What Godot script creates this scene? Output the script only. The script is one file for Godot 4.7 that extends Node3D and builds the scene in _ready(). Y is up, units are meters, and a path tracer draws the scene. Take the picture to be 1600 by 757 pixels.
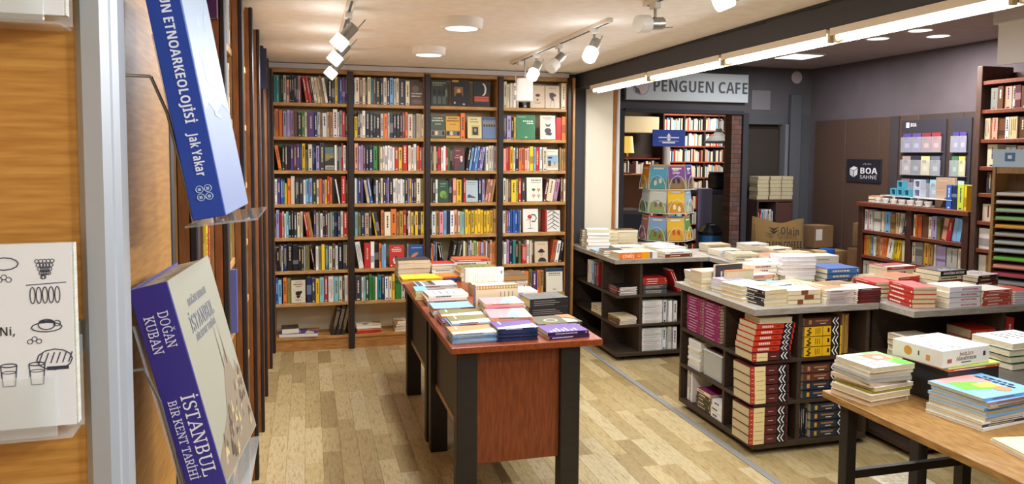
extends Node3D
# A bookshop opening onto a dark arcade with a cafe. Camera at x = z = 0, eye height 1.6 m; -z runs along the shop.

var rng := RandomNumberGenerator.new()
var M := {}
var names := {}
var PAL := {
	"white": "f1eee4", "cream": "e9dcbb", "beige": "cdb78e", "grey": "8d8d88", "silver": "bfbdb4", "black": "1b1a1c", "charcoal": "38383c", "navy": "1f2c56",
	"blue": "2f5fb0", "sky": "86bbe4", "teal": "2b8088", "aqua": "82c4c4", "green": "3d8540", "lime": "b2cc40", "darkgreen": "25482f", "olive": "7d7a40",
	"yellow": "f0c52a", "gold": "cfa038", "orange": "ec7a2c", "rust": "bb5a30", "red": "c92e28", "crimson": "99222e", "maroon": "5c262c", "pink": "dd93a4",
	"salmon": "e8a489", "mauve": "a77ea0", "purple": "5a3c80", "lilac": "aea4d2", "brown": "66462f", "tan": "b08651", "magenta": "9c2f66"}
var ORD := ["zeroth", "first", "second", "third", "fourth", "fifth", "sixth", "seventh", "eighth", "ninth", "tenth", "eleventh", "twelfth", "thirteenth", "fourteenth", "fifteenth", "sixteenth", "seventeenth", "eighteenth", "nineteenth", "twentieth", "twenty-first", "twenty-second", "twenty-third", "twenty-fourth", "twenty-fifth", "twenty-sixth", "twenty-seventh", "twenty-eighth", "twenty-ninth", "thirtieth", "thirty-first", "thirty-second"]
const SPINE_OUT := Basis(Vector3(0, -1, 0), Vector3(1, 0, 0), Vector3(0, 0, 1))
const FACE_OUT := Basis(Vector3(0, -1, 0), Vector3(0, 0, 1), Vector3(-1, 0, 0))


# ---------------------------------------------------------------- mesh building
class MB:
	var v := PackedVector3Array()
	var n := PackedVector3Array()
	var c := PackedColorArray()
	var t := Transform3D()
	var col := Color.WHITE

	func tri(a: Vector3, b: Vector3, d: Vector3) -> void:  # counter-clockwise seen from outside
		a = t * a
		b = t * b
		d = t * d
		var nn := (b - a).cross(d - a).normalized()
		for p in [a, d, b]:
			v.append(p)
			n.append(nn)
			c.append(col)

	func quad(a: Vector3, b: Vector3, d: Vector3, e: Vector3) -> void:
		tri(a, b, d)
		tri(a, d, e)

	func box(p: Vector3, s: Vector3, bev := 0.0) -> MB:
		var h := s / 2.0
		if bev <= 0.0:
			for k in 3:
				for sg in [-1.0, 1.0]:
					_face(p, h, k, sg, 0.0)
			return self
		bev = minf(bev, minf(h.x, minf(h.y, h.z)) * 0.9)
		for k in 3:
			for sg in [-1.0, 1.0]:
				_face(p, h, k, sg, bev)
		for k in 3:
			var i := (k + 1) % 3
			var j := (k + 2) % 3
			for si in [-1.0, 1.0]:
				for sj in [-1.0, 1.0]:
					var q := []
					for e in [[-1.0, 0], [1.0, 0], [1.0, 1], [-1.0, 1]]:
						var w := Vector3()
						w[k] = e[0] * (h[k] - bev)
						w[i] = si * (h[i] - (bev if e[1] else 0.0))
						w[j] = sj * (h[j] - (0.0 if e[1] else bev))
						q.append(p + w)
					if si * sj > 0:
						quad(q[0], q[1], q[2], q[3])
					else:
						quad(q[3], q[2], q[1], q[0])
		for sx in [-1.0, 1.0]:
			for sy in [-1.0, 1.0]:
				for sz in [-1.0, 1.0]:
					var a := p + Vector3(sx * h.x, sy * (h.y - bev), sz * (h.z - bev))
					var b := p + Vector3(sx * (h.x - bev), sy * h.y, sz * (h.z - bev))
					var d := p + Vector3(sx * (h.x - bev), sy * (h.y - bev), sz * h.z)
					if sx * sy * sz > 0:
						tri(a, b, d)
					else:
						tri(a, d, b)
		return self

	func _face(p: Vector3, h: Vector3, k: int, sg: float, bev: float) -> void:
		var i := (k + 1) % 3
		var j := (k + 2) % 3
		var q := []
		for e in [[-1, -1], [1, -1], [1, 1], [-1, 1]]:
			var w := Vector3()
			w[k] = sg * h[k]
			w[i] = e[0] * (h[i] - bev)
			w[j] = e[1] * (h[j] - bev)
			q.append(p + w)
		if sg > 0:
			quad(q[0], q[1], q[2], q[3])
		else:
			quad(q[3], q[2], q[1], q[0])

	func lathe(prof: PackedVector2Array, seg := 20) -> MB:  # (radius, y) from bottom to top, round the y axis
		for k in seg:
			var a0 := TAU * k / seg
			var a1 := TAU * (k + 1) / seg
			for i in prof.size() - 1:
				var r0 := prof[i].x
				var r1 := prof[i + 1].x
				var q := [Vector3(cos(a0) * r0, prof[i].y, sin(a0) * r0), Vector3(cos(a1) * r0, prof[i].y, sin(a1) * r0), Vector3(cos(a1) * r1, prof[i + 1].y, sin(a1) * r1), Vector3(cos(a0) * r1, prof[i + 1].y, sin(a0) * r1)]
				if r0 > 0.0:
					tri(q[0], q[2], q[1])
				if r1 > 0.0:
					tri(q[0], q[3], q[2])
		return self

	func tube(a: Vector3, b: Vector3, r: float, seg := 10) -> MB:
		var keep := t
		var y := (b - a).normalized()
		var x := y.cross(Vector3.FORWARD if absf(y.z) < 0.9 else Vector3.RIGHT).normalized()
		t = keep * Transform3D(Basis(x, y, x.cross(y)), a)
		var l := a.distance_to(b)
		lathe(PackedVector2Array([Vector2(0, 0), Vector2(r, 0), Vector2(r, l), Vector2(0, l)]), seg)
		t = keep
		return self

	func wire(pts: Array, r: float, seg := 6) -> MB:
		for i in pts.size() - 1:
			tube(pts[i], pts[i + 1], r, seg)
		return self

	func poly(pts: PackedVector2Array, f: Callable, facing: Vector3) -> MB:  # a flat polygon; f turns (u, v) into a point
		var ix := Geometry2D.triangulate_polygon(pts)
		for i in range(0, ix.size(), 3):
			var a: Vector3 = f.call(pts[ix[i]])
			var b: Vector3 = f.call(pts[ix[i + 1]])
			var d: Vector3 = f.call(pts[ix[i + 2]])
			if (b - a).cross(d - a).dot(facing) > 0:
				tri(a, b, d)
			else:
				tri(a, d, b)
		return self

	func mesh() -> ArrayMesh:
		var arr := []
		arr.resize(Mesh.ARRAY_MAX)
		arr[Mesh.ARRAY_VERTEX] = v
		arr[Mesh.ARRAY_NORMAL] = n
		arr[Mesh.ARRAY_COLOR] = c
		var m := ArrayMesh.new()
		m.add_surface_from_arrays(Mesh.PRIMITIVE_TRIANGLES, arr)
		return m


func lin(c) -> Color:
	return (c if c is Color else Color(str(c))).srgb_to_linear()

func hue(name: String, jitter := 0.0) -> Color:
	var c := Color(PAL[name]) if PAL.has(name) else Color(name)
	if jitter > 0.0:
		var k := 1.0 + rng.randf_range(-jitter, jitter)
		c = Color(c.r * k * (1 + rng.randf_range(-.03, .03)), c.g * k, c.b * k * (1 + rng.randf_range(-.03, .03))).clamp()
	return c

func mb(c = Color.WHITE) -> MB:
	var b := MB.new()
	b.col = lin(c)
	return b

func numbered(s: String) -> String:
	names[s] = names.get(s, -1) + 1
	return s if names[s] == 0 else "%s_%03d" % [s, names[s]]

func obj(called: String, b, m: Material, parent: Node = null, at := Transform3D()) -> MeshInstance3D:
	var o := MeshInstance3D.new()
	o.mesh = b.mesh() if b is MB else b
	o.material_override = m
	o.transform = at
	if parent == null:
		o.name = numbered(called)
		add_child(o)
	else:
		o.name = called
		if parent.has_node(called):
			var k := 1
			while parent.has_node("%s_%03d" % [called, k]):
				k += 1
			o.name = "%s_%03d" % [called, k]
		parent.add_child(o, true)
	return o

func tag(o: Node, label: String, category: String, group := "", kind := "") -> Node:
	if label: o.set_meta("label", label)
	if category: o.set_meta("category", category)
	if group: o.set_meta("group", group)
	if kind: o.set_meta("kind", kind)
	return o

func thing(called: String, label: String, category: String, at := Transform3D(), group := "", kind := "") -> Node3D:
	var o := Node3D.new()
	o.name = numbered(called)
	add_child(o)
	o.transform = at
	tag(o, label, category, group, kind)
	return o

func at(x: float, y: float, z: float, yaw := 0.0) -> Transform3D:
	return Transform3D(Basis(Vector3.UP, deg_to_rad(yaw)), Vector3(x, y, z))

func struct(called: String, b, m: Material, label: String, parent: Node = null) -> MeshInstance3D:
	var o := obj(called, b, m, parent)
	if parent == null:
		tag(o, label, called.get_slice("_", 0), "", "structure")
	return o

func rect3(x0: float, x1: float, y0: float, y1: float, z0: float, z1: float, b: MB, bev := 0.0) -> MB:
	return b.box(Vector3((x0 + x1) / 2, (y0 + y1) / 2, (z0 + z1) / 2), Vector3(absf(x1 - x0), absf(y1 - y0), absf(z1 - z0)), bev)

func lettering(parent: Node, s: String, h: float, width: float, where: Transform3D, c, serif := false, bold := true, called := "lettering") -> MeshInstance3D:
	var tm := TextMesh.new()
	var f := SystemFont.new()
	f.font_names = PackedStringArray(["Droid Serif" if serif else "Droid Sans"])
	f.font_weight = 700 if bold else 400
	tm.font = f
	tm.text = s
	tm.font_size = 32
	tm.pixel_size = h * 1.38 / 32.0
	tm.depth = 0.0006
	tm.curve_step = 3.0
	var o := obj(called, tm, ink(c), parent, where)
	var w := tm.get_aabb().size.x
	if width > 0 and w > 0:
		o.scale = Vector3(width / w, 1, 1)
	return o


# ---------------------------------------------------------------- materials
func noise_tex(seed_: int, freq: float, ramp: Array, oct := 4, warp := 0.0, normal := false) -> NoiseTexture2D:
	var f := FastNoiseLite.new()
	f.seed = seed_
	f.frequency = freq
	f.fractal_octaves = oct
	if warp > 0:
		f.domain_warp_enabled = true
		f.domain_warp_amplitude = warp
		f.domain_warp_frequency = freq * 0.7
	var t := NoiseTexture2D.new()
	t.width = 512
	t.height = 512
	t.seamless = true
	t.noise = f
	if normal:
		t.as_normal_map = true
	elif ramp.size():
		var g := Gradient.new()
		g.offsets = PackedFloat32Array(range(ramp.size()).map(func(i): return float(i) / (ramp.size() - 1)))
		g.colors = PackedColorArray(ramp.map(func(c): return Color(c)))
		t.color_ramp = g
	return t

func mat(key: String, c, rough := 0.6, metal := 0.0) -> StandardMaterial3D:
	if M.has(key):
		return M[key]
	var m := StandardMaterial3D.new()
	m.resource_name = key
	m.albedo_color = Color(c)
	m.roughness = rough
	m.metallic = metal
	M[key] = m
	return m

func grain(key: String, c, tex: Texture2D, scale_: Vector3, rough := 0.5, world := true) -> StandardMaterial3D:
	var m := mat(key, c, rough)
	m.albedo_texture = tex
	m.uv1_triplanar = true
	m.uv1_world_triplanar = world
	m.uv1_scale = scale_
	m.vertex_color_use_as_albedo = true
	return m

func ink(c) -> StandardMaterial3D:
	var cc := hue(str(c)) if c is String else c as Color
	return mat("ink_" + cc.to_html(false), cc, 0.6)

func glow(key: String, c, e: float) -> StandardMaterial3D:
	var m := mat(key, "f4f2ea", 0.4)
	m.emission_enabled = true
	m.emission = Color(c)
	m.emission_energy_multiplier = e
	return m

func glass(key: String, c := "e8f0ee", a := 0.12) -> StandardMaterial3D:
	var m := mat(key, c, 0.06)
	m.transparency = BaseMaterial3D.TRANSPARENCY_ALPHA
	m.albedo_color.a = a
	return m

func make_materials() -> void:
	var streak := noise_tex(3, 0.016, ["c8b8a6", "dccfbf", "efe6da", "fffcf6"], 5, 12.0)
	var fine := noise_tex(8, 0.03, ["b9a692", "e0d4c4", "fffdf8"], 4, 6.0)
	grain("oak_plank", "ffffff", noise_tex(5, 0.02, ["cbbba6", "e2d6c6", "f4ece0", "ffffff", "ebe0d0", "ffffff"], 5, 20.0), Vector3(4.5, 4.5, 0.8), 0.4)
	grain("case_wood", "ffffff", streak, Vector3(0.9, 5, 5), 0.5)
	grain("case_wood_side", "ffffff", streak, Vector3(5, 0.9, 5), 0.5)
	grain("cherry", "ffffff", fine, Vector3(3, 3, 0.5), 0.34)
	grain("cherry_upright", "ffffff", fine, Vector3(4, 0.5, 4), 0.42)
	grain("bamboo", "ffffff", noise_tex(12, 0.02, ["d2be9e", "e2d2b8", "f0e6d4", "fffaf0"], 5, 6.0), Vector3(0.8, 8, 0.8), 0.45)
	grain("wenge", "ffffff", streak, Vector3(1.2, 6, 6), 0.5)
	grain("island_top", "ffffff", noise_tex(14, 0.02, ["cfc9bf", "e6e1d8", "ffffff"], 4, 6.0), Vector3(1, 6, 6), 0.42)
	grain("beech", "ffffff", fine, Vector3(4, 4, 0.8), 0.4)
	grain("plaster", "ffffff", noise_tex(21, 0.02, ["f4f1ec", "faf8f5", "ffffff"], 5), Vector3(0.9, 0.9, 0.9), 0.85)
	grain("card", "ffffff", noise_tex(23, 0.03, ["d8cdbb", "f2e8da", "ffffff"], 4), Vector3(3, 3, 3), 0.85)
	grain("burlap", "ffffff", noise_tex(25, 0.15, ["8f7d60", "d8c8a8", "ffffff"], 2), Vector3(4, 4, 4), 0.95)
	var pages := grain("page", "ffffff", noise_tex(31, 0.05, ["c6bda8", "ede6d8", "ffffff"], 3), Vector3(1.2, 60, 1.2), 0.9, false)
	pages.metallic_specular = 0.2
	var print_ := mat("print", "ffffff", 0.42)
	print_.vertex_color_use_as_albedo = true
	var matt := mat("matt", "ffffff", 0.75)
	matt.vertex_color_use_as_albedo = true
	mat("brushed_aluminium", "b4b8ba", 0.4, 0.35)
	mat("satin_metal", "98958c", 0.38, 0.9)
	mat("black_metal", "26221f", 0.5, 0.3)
	var cor := grain("arcade_hazed", "ffffff", noise_tex(51, 0.01, ["f0eded", "f8f6f6", "ffffff"], 4), Vector3(0.7, 0.7, 0.7), 0.8)  # lens haze over the arcade goes into its lightened mauve greys
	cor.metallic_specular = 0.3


# ---------------------------------------------------------------- the set-up
func _ready() -> void:
	rng.seed = 20240607
	set_camera_and_lights()
	make_materials()
	build_room()
	build_arcade()
	build_cafe()
	build_back_bookcases()
	build_left_bookcases()
	build_display_panel()
	build_tables()
	build_table_books()
	build_islands()
	build_island_books()
	build_kids_table()
	build_arcade_things()
	flush_books()
	build_lamps()


func set_camera_and_lights() -> void:
	var cam := Camera3D.new()
	cam.name = "camera"
	cam.projection = Camera3D.PROJECTION_FRUSTUM
	cam.near = 0.05
	cam.far = 60
	cam.size = 0.05 * 757.0 / 1172.7
	cam.frustum_offset = Vector2(0, -0.05 * 61.4 / 1172.7)
	cam.basis = Basis(Vector3.UP, -0.265359) * Basis(Vector3.RIGHT, -0.0645992) * Basis(Vector3.BACK, 0.00728438)
	cam.position = Vector3(0, 1.6, 0)
	add_child(cam)
	cam.current = true
	var we := WorldEnvironment.new()
	we.name = "environment"
	var e := Environment.new()
	e.background_mode = Environment.BG_COLOR
	e.background_color = Color(0.02, 0.02, 0.022)
	e.tonemap_mode = Environment.TONE_MAPPER_LINEAR
	e.tonemap_exposure = 0.8
	e.sdfgi_enabled = true
	e.ssao_enabled = true
	e.ssil_enabled = true
	we.environment = e
	add_child(we)


func area(parent: Node, size: Vector2, where: Transform3D, c, energy: float) -> AreaLight3D:
	var l := AreaLight3D.new()
	l.name = "light"
	l.area_size = size
	l.light_color = Color(c)
	l.light_energy = energy
	l.set("area_range", 12.0)
	l.set("area_attenuation", 2.0)
	l.shadow_enabled = true
	l.transform = where
	parent.add_child(l, true)
	return l

func down(x: float, y: float, z: float) -> Transform3D:
	return Transform3D(Basis(Vector3.RIGHT, -PI / 2), Vector3(x, y, z))


# ---------------------------------------------------------------- room
func build_room() -> void:
	var floor_ := thing("floor", "pale oak strip floor of the shop", "floor", Transform3D(), "", "structure")
	obj("floor_bed", rect3(-0.75, 5.8, -0.1, -0.013, -11.2, 1.6, mb("4a3a28")), M["matt"], floor_)
	var tones := ["b7a475", "ab976a", "c2b084", "b39f70", "9e8a5e", "bca97c", "ae9a6c", "c0b088"]
	var lens_ := [0.36, 0.52, 0.7]
	var shared := {}
	for i in tones.size():
		for j in 3:
			shared["%d_%d" % [i, j]] = mb(tones[i]).box(Vector3(), Vector3(0.0922, 0.013, lens_[j] - 0.0008), 0.0007).mesh()
	var rest := mb()
	var w := 0.093
	var count := 0
	for k in 64:
		var x := -0.31 + w * (k + 0.5)
		if x > 5.6:
			break
		var z := -6.35 - rng.randf() * 0.5
		var last := -1
		while z < (-1.4 if x < 2.3 else -0.6):
			var j := rng.randi() % 3
			var i := rng.randi() % tones.size()
			if i == last:
				i = (i + 1) % tones.size()
			last = i
			var p := Vector3(x, -0.0065, z + lens_[j] / 2)
			if x < 2.18 and z < -2.2 and count < 300:
				obj("plank", shared["%d_%d" % [i, j]], M["oak_plank"], floor_, Transform3D(Basis(), p))
				count += 1
			else:
				rest.col = lin(tones[i])
				rest.box(p, Vector3(0.0922, 0.013, lens_[j] - 0.0008), 0.0007)
			z += lens_[j]
	var more := obj("planks", rest, M["oak_plank"], floor_)
	more.set_meta("kind", "stuff")
	struct("trim_1", rect3(2.185, 2.225, 0, 0.006, -6.3, 1.5, mb("8f8e88"), 0.002), M["matt"], "flat metal floor rail where the shop meets the arcade")
	var cream := mb("f6f1e8")
	rect3(-0.75, 2.31, 2.31, 2.5, -6.6, 1.6, cream)
	struct("ceiling", cream, M["plaster"], "cream painted ceiling of the shop")
	struct("wall_back", rect3(-0.75, 2.396, 0, 2.4, -6.6, -6.47, mb("cdb28c")), M["plaster"], "back wall behind the bookcases")
	struct("wall_left", rect3(-0.75, -0.58, 0, 2.4, -6.6, 1.6, mb("cdb28c")), M["plaster"], "left wall behind the bookcases")
	struct("wall_rear", rect3(-0.75, 5.8, 0, 2.8, 1.45, 1.6, mb("b8ab98")), M["plaster"], "wall behind the camera")
	struct("trim_2", rect3(-0.58, 2.19, 2.264, 2.304, -6.47, -6.2, mb("bdb9b6"), 0.003), M["matt"], "grey cornice strip above the back bookcases")
	# the beam over the opening, its painted edge a little uneven as in the photograph
	var beam := thing("trim_3", "dark beam over the shop opening with a ragged paint edge", "beam", Transform3D(), "", "structure")
	obj("beam_body", rect3(2.305, 2.62, 2.185, 2.56, -7.0, 1.45, mb("444448"), 0.004), M["matt"], beam)
	var rag := mb("2a2829")
	var zz := -6.4
	while zz < 0.5:
		var l := rng.randf_range(0.1, 0.3)
		rect3(2.298, 2.306, 2.3 - rng.randf_range(0.0, 0.008), 2.3105, zz, zz + l, rag)
		zz += l
	obj("paint_edge", rag, M["matt"], beam)
	var gap := mb("6b4a30")
	rect3(2.196, 2.2, 0, 2.26, -6.47, -6.17, gap)
	struct("trim_4", rect3(2.212, 2.232, 0, 2.26, -6.3, -6.15, mb("b98a52"), 0.002), M["case_wood_side"], "narrow wooden strip between bookcase and pillar")
	struct("trim_5", rect3(2.245, 2.396, 0, 2.31, -6.469, -6.35, mb("3d3c3e"), 0.004), M["matt"], "dark grey post at the end of the back bookcases")
	struct("wall_pillar", rect3(2.402, 2.662, 0, 2.186, -6.75, -6.335, mb("e8dfc8"), 0.003), M["matt"], "cream painted pillar under the end of the beam")
	struct("trim_6", rect3(2.672, 2.702, 0, 2.19, -6.6, -6.36, mb("b97e3c"), 0.002), M["case_wood_side"], "wooden edge strip right of the cream pillar")
	struct("trim_7", mb("e8e6e0").tube(Vector3(2.745, 0, -6.42), Vector3(2.745, 2.5, -6.42), 0.018, 14), M["matt"], "white vertical pipe right of the cream pillar")


# ---------------------------------------------------------------- books
func spine_marks(b: MB, T: float, H: float, D: float, style: String, tc: Color) -> void:
	# flat print on the spine, laid in the plane z = D/2; x runs from the head (-H/2) to the foot
	var f := func(p: Vector2): return Vector3(p.x, p.y, D / 2 + 0.0005)
	var r := func(x0: float, x1: float, y0: float, y1: float): b.poly(PackedVector2Array([Vector2(x0, y0), Vector2(x1, y0), Vector2(x1, y1), Vector2(x0, y1)]), f, Vector3.BACK)
	b.col = lin(tc)
	match style:
		"title":
			var x := -H * rng.randf_range(0.30, 0.44)
			var end := H * rng.randf_range(0.0, 0.25)
			var th := clampf(T * 0.32, 0.003, 0.011)
			while x < end:
				var l := rng.randf_range(0.6, 2.2) * th
				r.call(x, minf(x + l, end), T / 2 - th / 2, T / 2 + th / 2)
				x += l + th * 0.35
			if rng.randf() < 0.7:
				r.call(H * 0.42, H * 0.42 + minf(T * 0.4, 0.01), T * 0.3, T * 0.7)
		"band":
			var c1 := H * rng.randf_range(-0.3, 0.1)
			r.call(c1, c1 + H * rng.randf_range(0.12, 0.4), 0.0005, T - 0.0005)
		"half":
			r.call(-H / 2 + 0.001, -H * rng.randf_range(0.05, 0.25), 0.0005, T - 0.0005)
		"lines":
			for k in 3:
				r.call(-H * 0.4, H * rng.randf_range(0.1, 0.38), T * (0.25 + 0.22 * k), T * (0.25 + 0.22 * k) + T * 0.07)


func book_mesh(T: float, H: float, D: float, o: Dictionary, split: bool, into: MB = null) -> Array:
	# lies flat: spine towards +z, front cover up, head towards -x, origin under the middle
	var ct := 0.0012 if T < 0.022 else 0.0022
	var inset := 0.0006 if T < 0.03 else 0.0028
	var c: Color = o.c
	var b := into if into else MB.new()
	b.col = lin(c)
	b.box(Vector3(0, ct / 2, 0), Vector3(H, ct, D))
	b.box(Vector3(0, T - ct / 2, 0), Vector3(H, ct, D))
	b.col = lin(o.get("s", c))
	b.box(Vector3(0, T / 2, D / 2 - ct / 2), Vector3(H, T - 0.0002, ct))
	var p := b if not split else mb(o.get("p", Color("e6dcc2")))
	p.col = lin(o.get("p", Color("e6dcc2")))
	p.box(Vector3(0, T / 2, -inset / 2 - 0.0002), Vector3(H - 2 * inset, T - 2 * ct, D - inset - ct))
	if o.get("sm", "") != "":
		spine_marks(b, T, H, D, o.sm, o.get("tc", Color("efe6d0")))
	if o.get("art", "") != "":
		cover_art(b, o.art, T, H, D)
	if o.has("draw"):
		o.draw.call(b)
	return [b, p]


# Books are collected first. The 300 standing and the 300 lying books that show largest become things of their own,
# the rest of each sort is joined into one object of kind stuff.
var standing := []
var lying := []

func place_book(label: String, group: String, T: float, H: float, D: float, o: Dictionary, where: Transform3D, split := false, area_ := 0.0) -> void:
	var to := where.origin - Vector3(0, 1.6, 0)
	var score := (area_ if area_ > 0 else T * H) / to.length_squared()
	if o.has("keep") or o.has("extra") or o.has("draw"):
		score += 1.0
	(lying if split else standing).append([score, label, group, T, H, D, o, where])

func flush_books() -> void:
	for part in 2:
		var list: Array = [standing, lying][part]
		var order := range(list.size())
		order.sort_custom(func(a, b): return list[a][0] > list[b][0] if list[a][0] != list[b][0] else a < b)
		var own := {}
		for i in mini(300, order.size()):
			own[order[i]] = true
		var rest := MB.new()
		for i in list.size():
			var e: Array = list[i]
			var o: Dictionary = e[6]
			if not own.has(i):
				rest.t = e[7]
				book_mesh(e[3], e[4], e[5], o, false, rest)
				continue
			if part == 0:
				tag(obj("book", book_mesh(e[3], e[4], e[5], o, false)[0], M["print"], null, e[7]), e[1], "book", e[2])
				continue
			var m := book_mesh(e[3], e[4], e[5], o, true)
			var t := thing("paperback" if e[3] < 0.03 else "thick_book", e[1], "book", e[7], e[2])
			obj("cover", m[0], M["print"], t)
			obj("page_block", m[1], M["page"], t)
			if o.has("title"):
				var th: float = o.get("th", e[3] * 0.45)
				lettering(t, o.title, th, o.get("tw", e[4] * 0.6), Transform3D(Basis(), Vector3(o.get("tx", 0.0), e[3] / 2, e[5] / 2 + 0.0004)), o.get("tc", "f0e8d8"), o.get("serif", false), true)
			if o.has("extra"):
				o.extra.call(t)
		if list.size() > 300:
			tag(obj(["narrow_books", "flat_books"][part], rest, M["print"]), ["narrower book spines filling the shelves between the larger books", "thin books in the piles between the larger books"][part], "books", "", "stuff")


func contrast(c: Color) -> Color:
	if c.get_luminance() > 0.42:
		return [Color("2a2626"), Color("7c1f22"), Color("23335e"), Color("6b5a44"), Color("3a3a3a")][rng.randi() % 5]
	return [Color("efe6d0"), Color("d9c48a"), Color("e8e4da"), Color("c9b9a0"), Color("e0d8c8")][rng.randi() % 5]


# a row of books on a shelf. Tokens: [\ or /]colour[width in 9 mm steps][s or t][*repeats], "gap3", "=cover_name13"
func shelf_row(frame: Transform3D, width: float, tokens: String, h: float, depth: float, where: String, group: String, stand := -1.0) -> void:
	var re := RegEx.create_from_string("^([\\\\/=]?)([a-z]+)([0-9.]*)([st]?)(?:\\*([0-9]+))?$")
	var items := []
	for tok in tokens.split(" ", false):
		var m := re.search(tok)
		if m == null:
			push_error("bad token " + tok)
			continue
		for k in (int(m.get_string(5)) if m.get_string(5) else 1):
			items.append([m.get_string(1), m.get_string(2), float(m.get_string(3)) if m.get_string(3) else 3.0, m.get_string(4)])
	var lean := deg_to_rad(9.0)
	var need := 0.0
	var prev := ""
	for it in items:
		need += it[2] * 0.009
		if it[0] in ["\\", "/"] and it[0] != prev:
			need += h * sin(lean)
		prev = it[0]
	var fixed := 0.0
	prev = ""
	for it in items:
		if it[0] in ["\\", "/"] and it[0] != prev:
			fixed += h * sin(lean)
		prev = it[0]
	var k := (width - fixed) / (need - fixed) if stand < 0 else 1.0
	var x := 0.0
	prev = ""
	var n := 0
	for i in items.size():
		var it: Array = items[i]
		var T: float = it[2] * 0.009 * k
		if it[1] == "gap":
			if prev == "/":
				x += h * sin(lean)
			prev = ""
			x += T
			continue
		n += 1
		var hh: float = h * rng.randf_range(0.93, 1.03)
		if it[3] == "s": hh *= 0.84
		if it[3] == "t": hh *= 1.1
		hh = minf(hh, 0.222)
		if it[0] == "=":
			var cw := T - 0.006
			var chh := clampf(cw * 1.5, h * 0.9, h * 1.02)
			var place := Transform3D(Basis(Vector3.RIGHT, -0.07), Vector3(x + T / 2, chh / 2 + 0.002, -0.035)) * Transform3D(FACE_OUT, Vector3())
			var oc := {"c": cover_base(it[1]), "art": it[1]}
			if prev == "/": x += h * sin(lean)
			place_book("book with %s facing out, %s" % [cover_words(it[1]), where], group, 0.018, chh, cw, oc, frame * place, false, chh * cw)
			x += T
			prev = "="
			continue
		var c := hue(it[1], 0.07)
		var sm: String = ["title", "title", "title", "title", "title", "band", "lines", ""][rng.randi() % 8]
		var tc := contrast(c)
		if sm in ["band", "half"]:
			tc = c.lightened(0.35) if c.get_luminance() < 0.3 else c.darkened(0.3)
		var d := depth * rng.randf_range(0.9, 1.0)
		var o := {"c": c, "sm": sm, "tc": tc, "p": Color("e2d8c0")}
		var b := Basis()
		var px := x + T / 2
		var py := hh / 2
		var Tb := T - 0.0007
		if it[0] == "\\":
			if prev != "\\":
				x += h * sin(lean)
			b = Basis(Vector3.BACK, lean)
			var cen := Vector2(Tb / 2, hh / 2).rotated(lean)
			px = x + cen.x
			py = cen.y
			x += T / cos(lean)
		elif it[0] == "/":
			b = Basis(Vector3.BACK, -lean)
			var cen := Vector2(-Tb / 2, hh / 2).rotated(-lean)
			px = x + T / cos(lean) + cen.x
			py = cen.y
			x += T / cos(lean)
		else:
			if prev == "/":
				x += h * sin(lean)
				px = x + T / 2
			x += T
		var dz := rng.randf_range(0.004, 0.02)
		var tr := Transform3D(b, Vector3(px, py, -d / 2 - dz)) * Transform3D(SPINE_OUT, Vector3(-Tb / 2, 0, 0))
		var size_word := "thick " if T > 0.036 else "thin " if T < 0.019 else ""
		var lean_word := "leaning " if it[0] else ""
		place_book("%s%s%s book spine, %s from left on %s" % [lean_word, size_word, it[1], ORD[n], where], group, Tb, hh, d, o, frame * tr)
		prev = it[0]


# printed front covers: base colour, words for the label, drawing
func cover_words(a: String) -> String:
	return {"landscape": "a dim landscape photo", "ram": "a black ram on cream", "brown": "a dark brown cover", "spaniel": "a red cover and dog", "bluefish": "a blue cover and orange shape", "darkfigs": "dark figures on green", "portrait": "a dark painted portrait", "moon": "a pale crescent on black", "greenmen": "a green cover and photo strip", "yellowmen": "a yellow cover and photo strip", "framed": "a framed picture on cream", "bluephoto": "a blue cover and grey photo", "gent": "a bearded man on maroon", "tree": "a green tree photo", "seal": "a grey shape on pale blue", "lampman": "a small emblem on beige", "bird": "a dark bird on beige", "plaingreen": "a plain green cover", "moth": "a dark moth on white", "window": "a pale seaside picture", "trees": "four small trees on white", "drawing": "a red dot line drawing", "maze": "a black line maze", "hat": "a figure in a dark hat", "scholar": "a blue band"}[a]

func cover_base(a: String) -> Color:
	return Color({"landscape": "8a8a58", "ram": "d8ccae", "brown": "4a382c", "spaniel": "c43228", "bluefish": "2c5690", "darkfigs": "2c3428", "portrait": "201d1e", "moon": "232228", "greenmen": "46543c", "yellowmen": "dca838", "framed": "e2d49a", "bluephoto": "6a80a8", "gent": "6c2c30", "tree": "2c4a30", "seal": "b4c4c8", "lampman": "d8c4a4", "bird": "d6c2a6", "plaingreen": "2a7a48", "moth": "e8dac4", "window": "d8d2bc", "trees": "efe8d2", "drawing": "efeadc", "maze": "e6e2d6", "hat": "d8c0a2", "scholar": "ece4cc"}[a])

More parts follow.
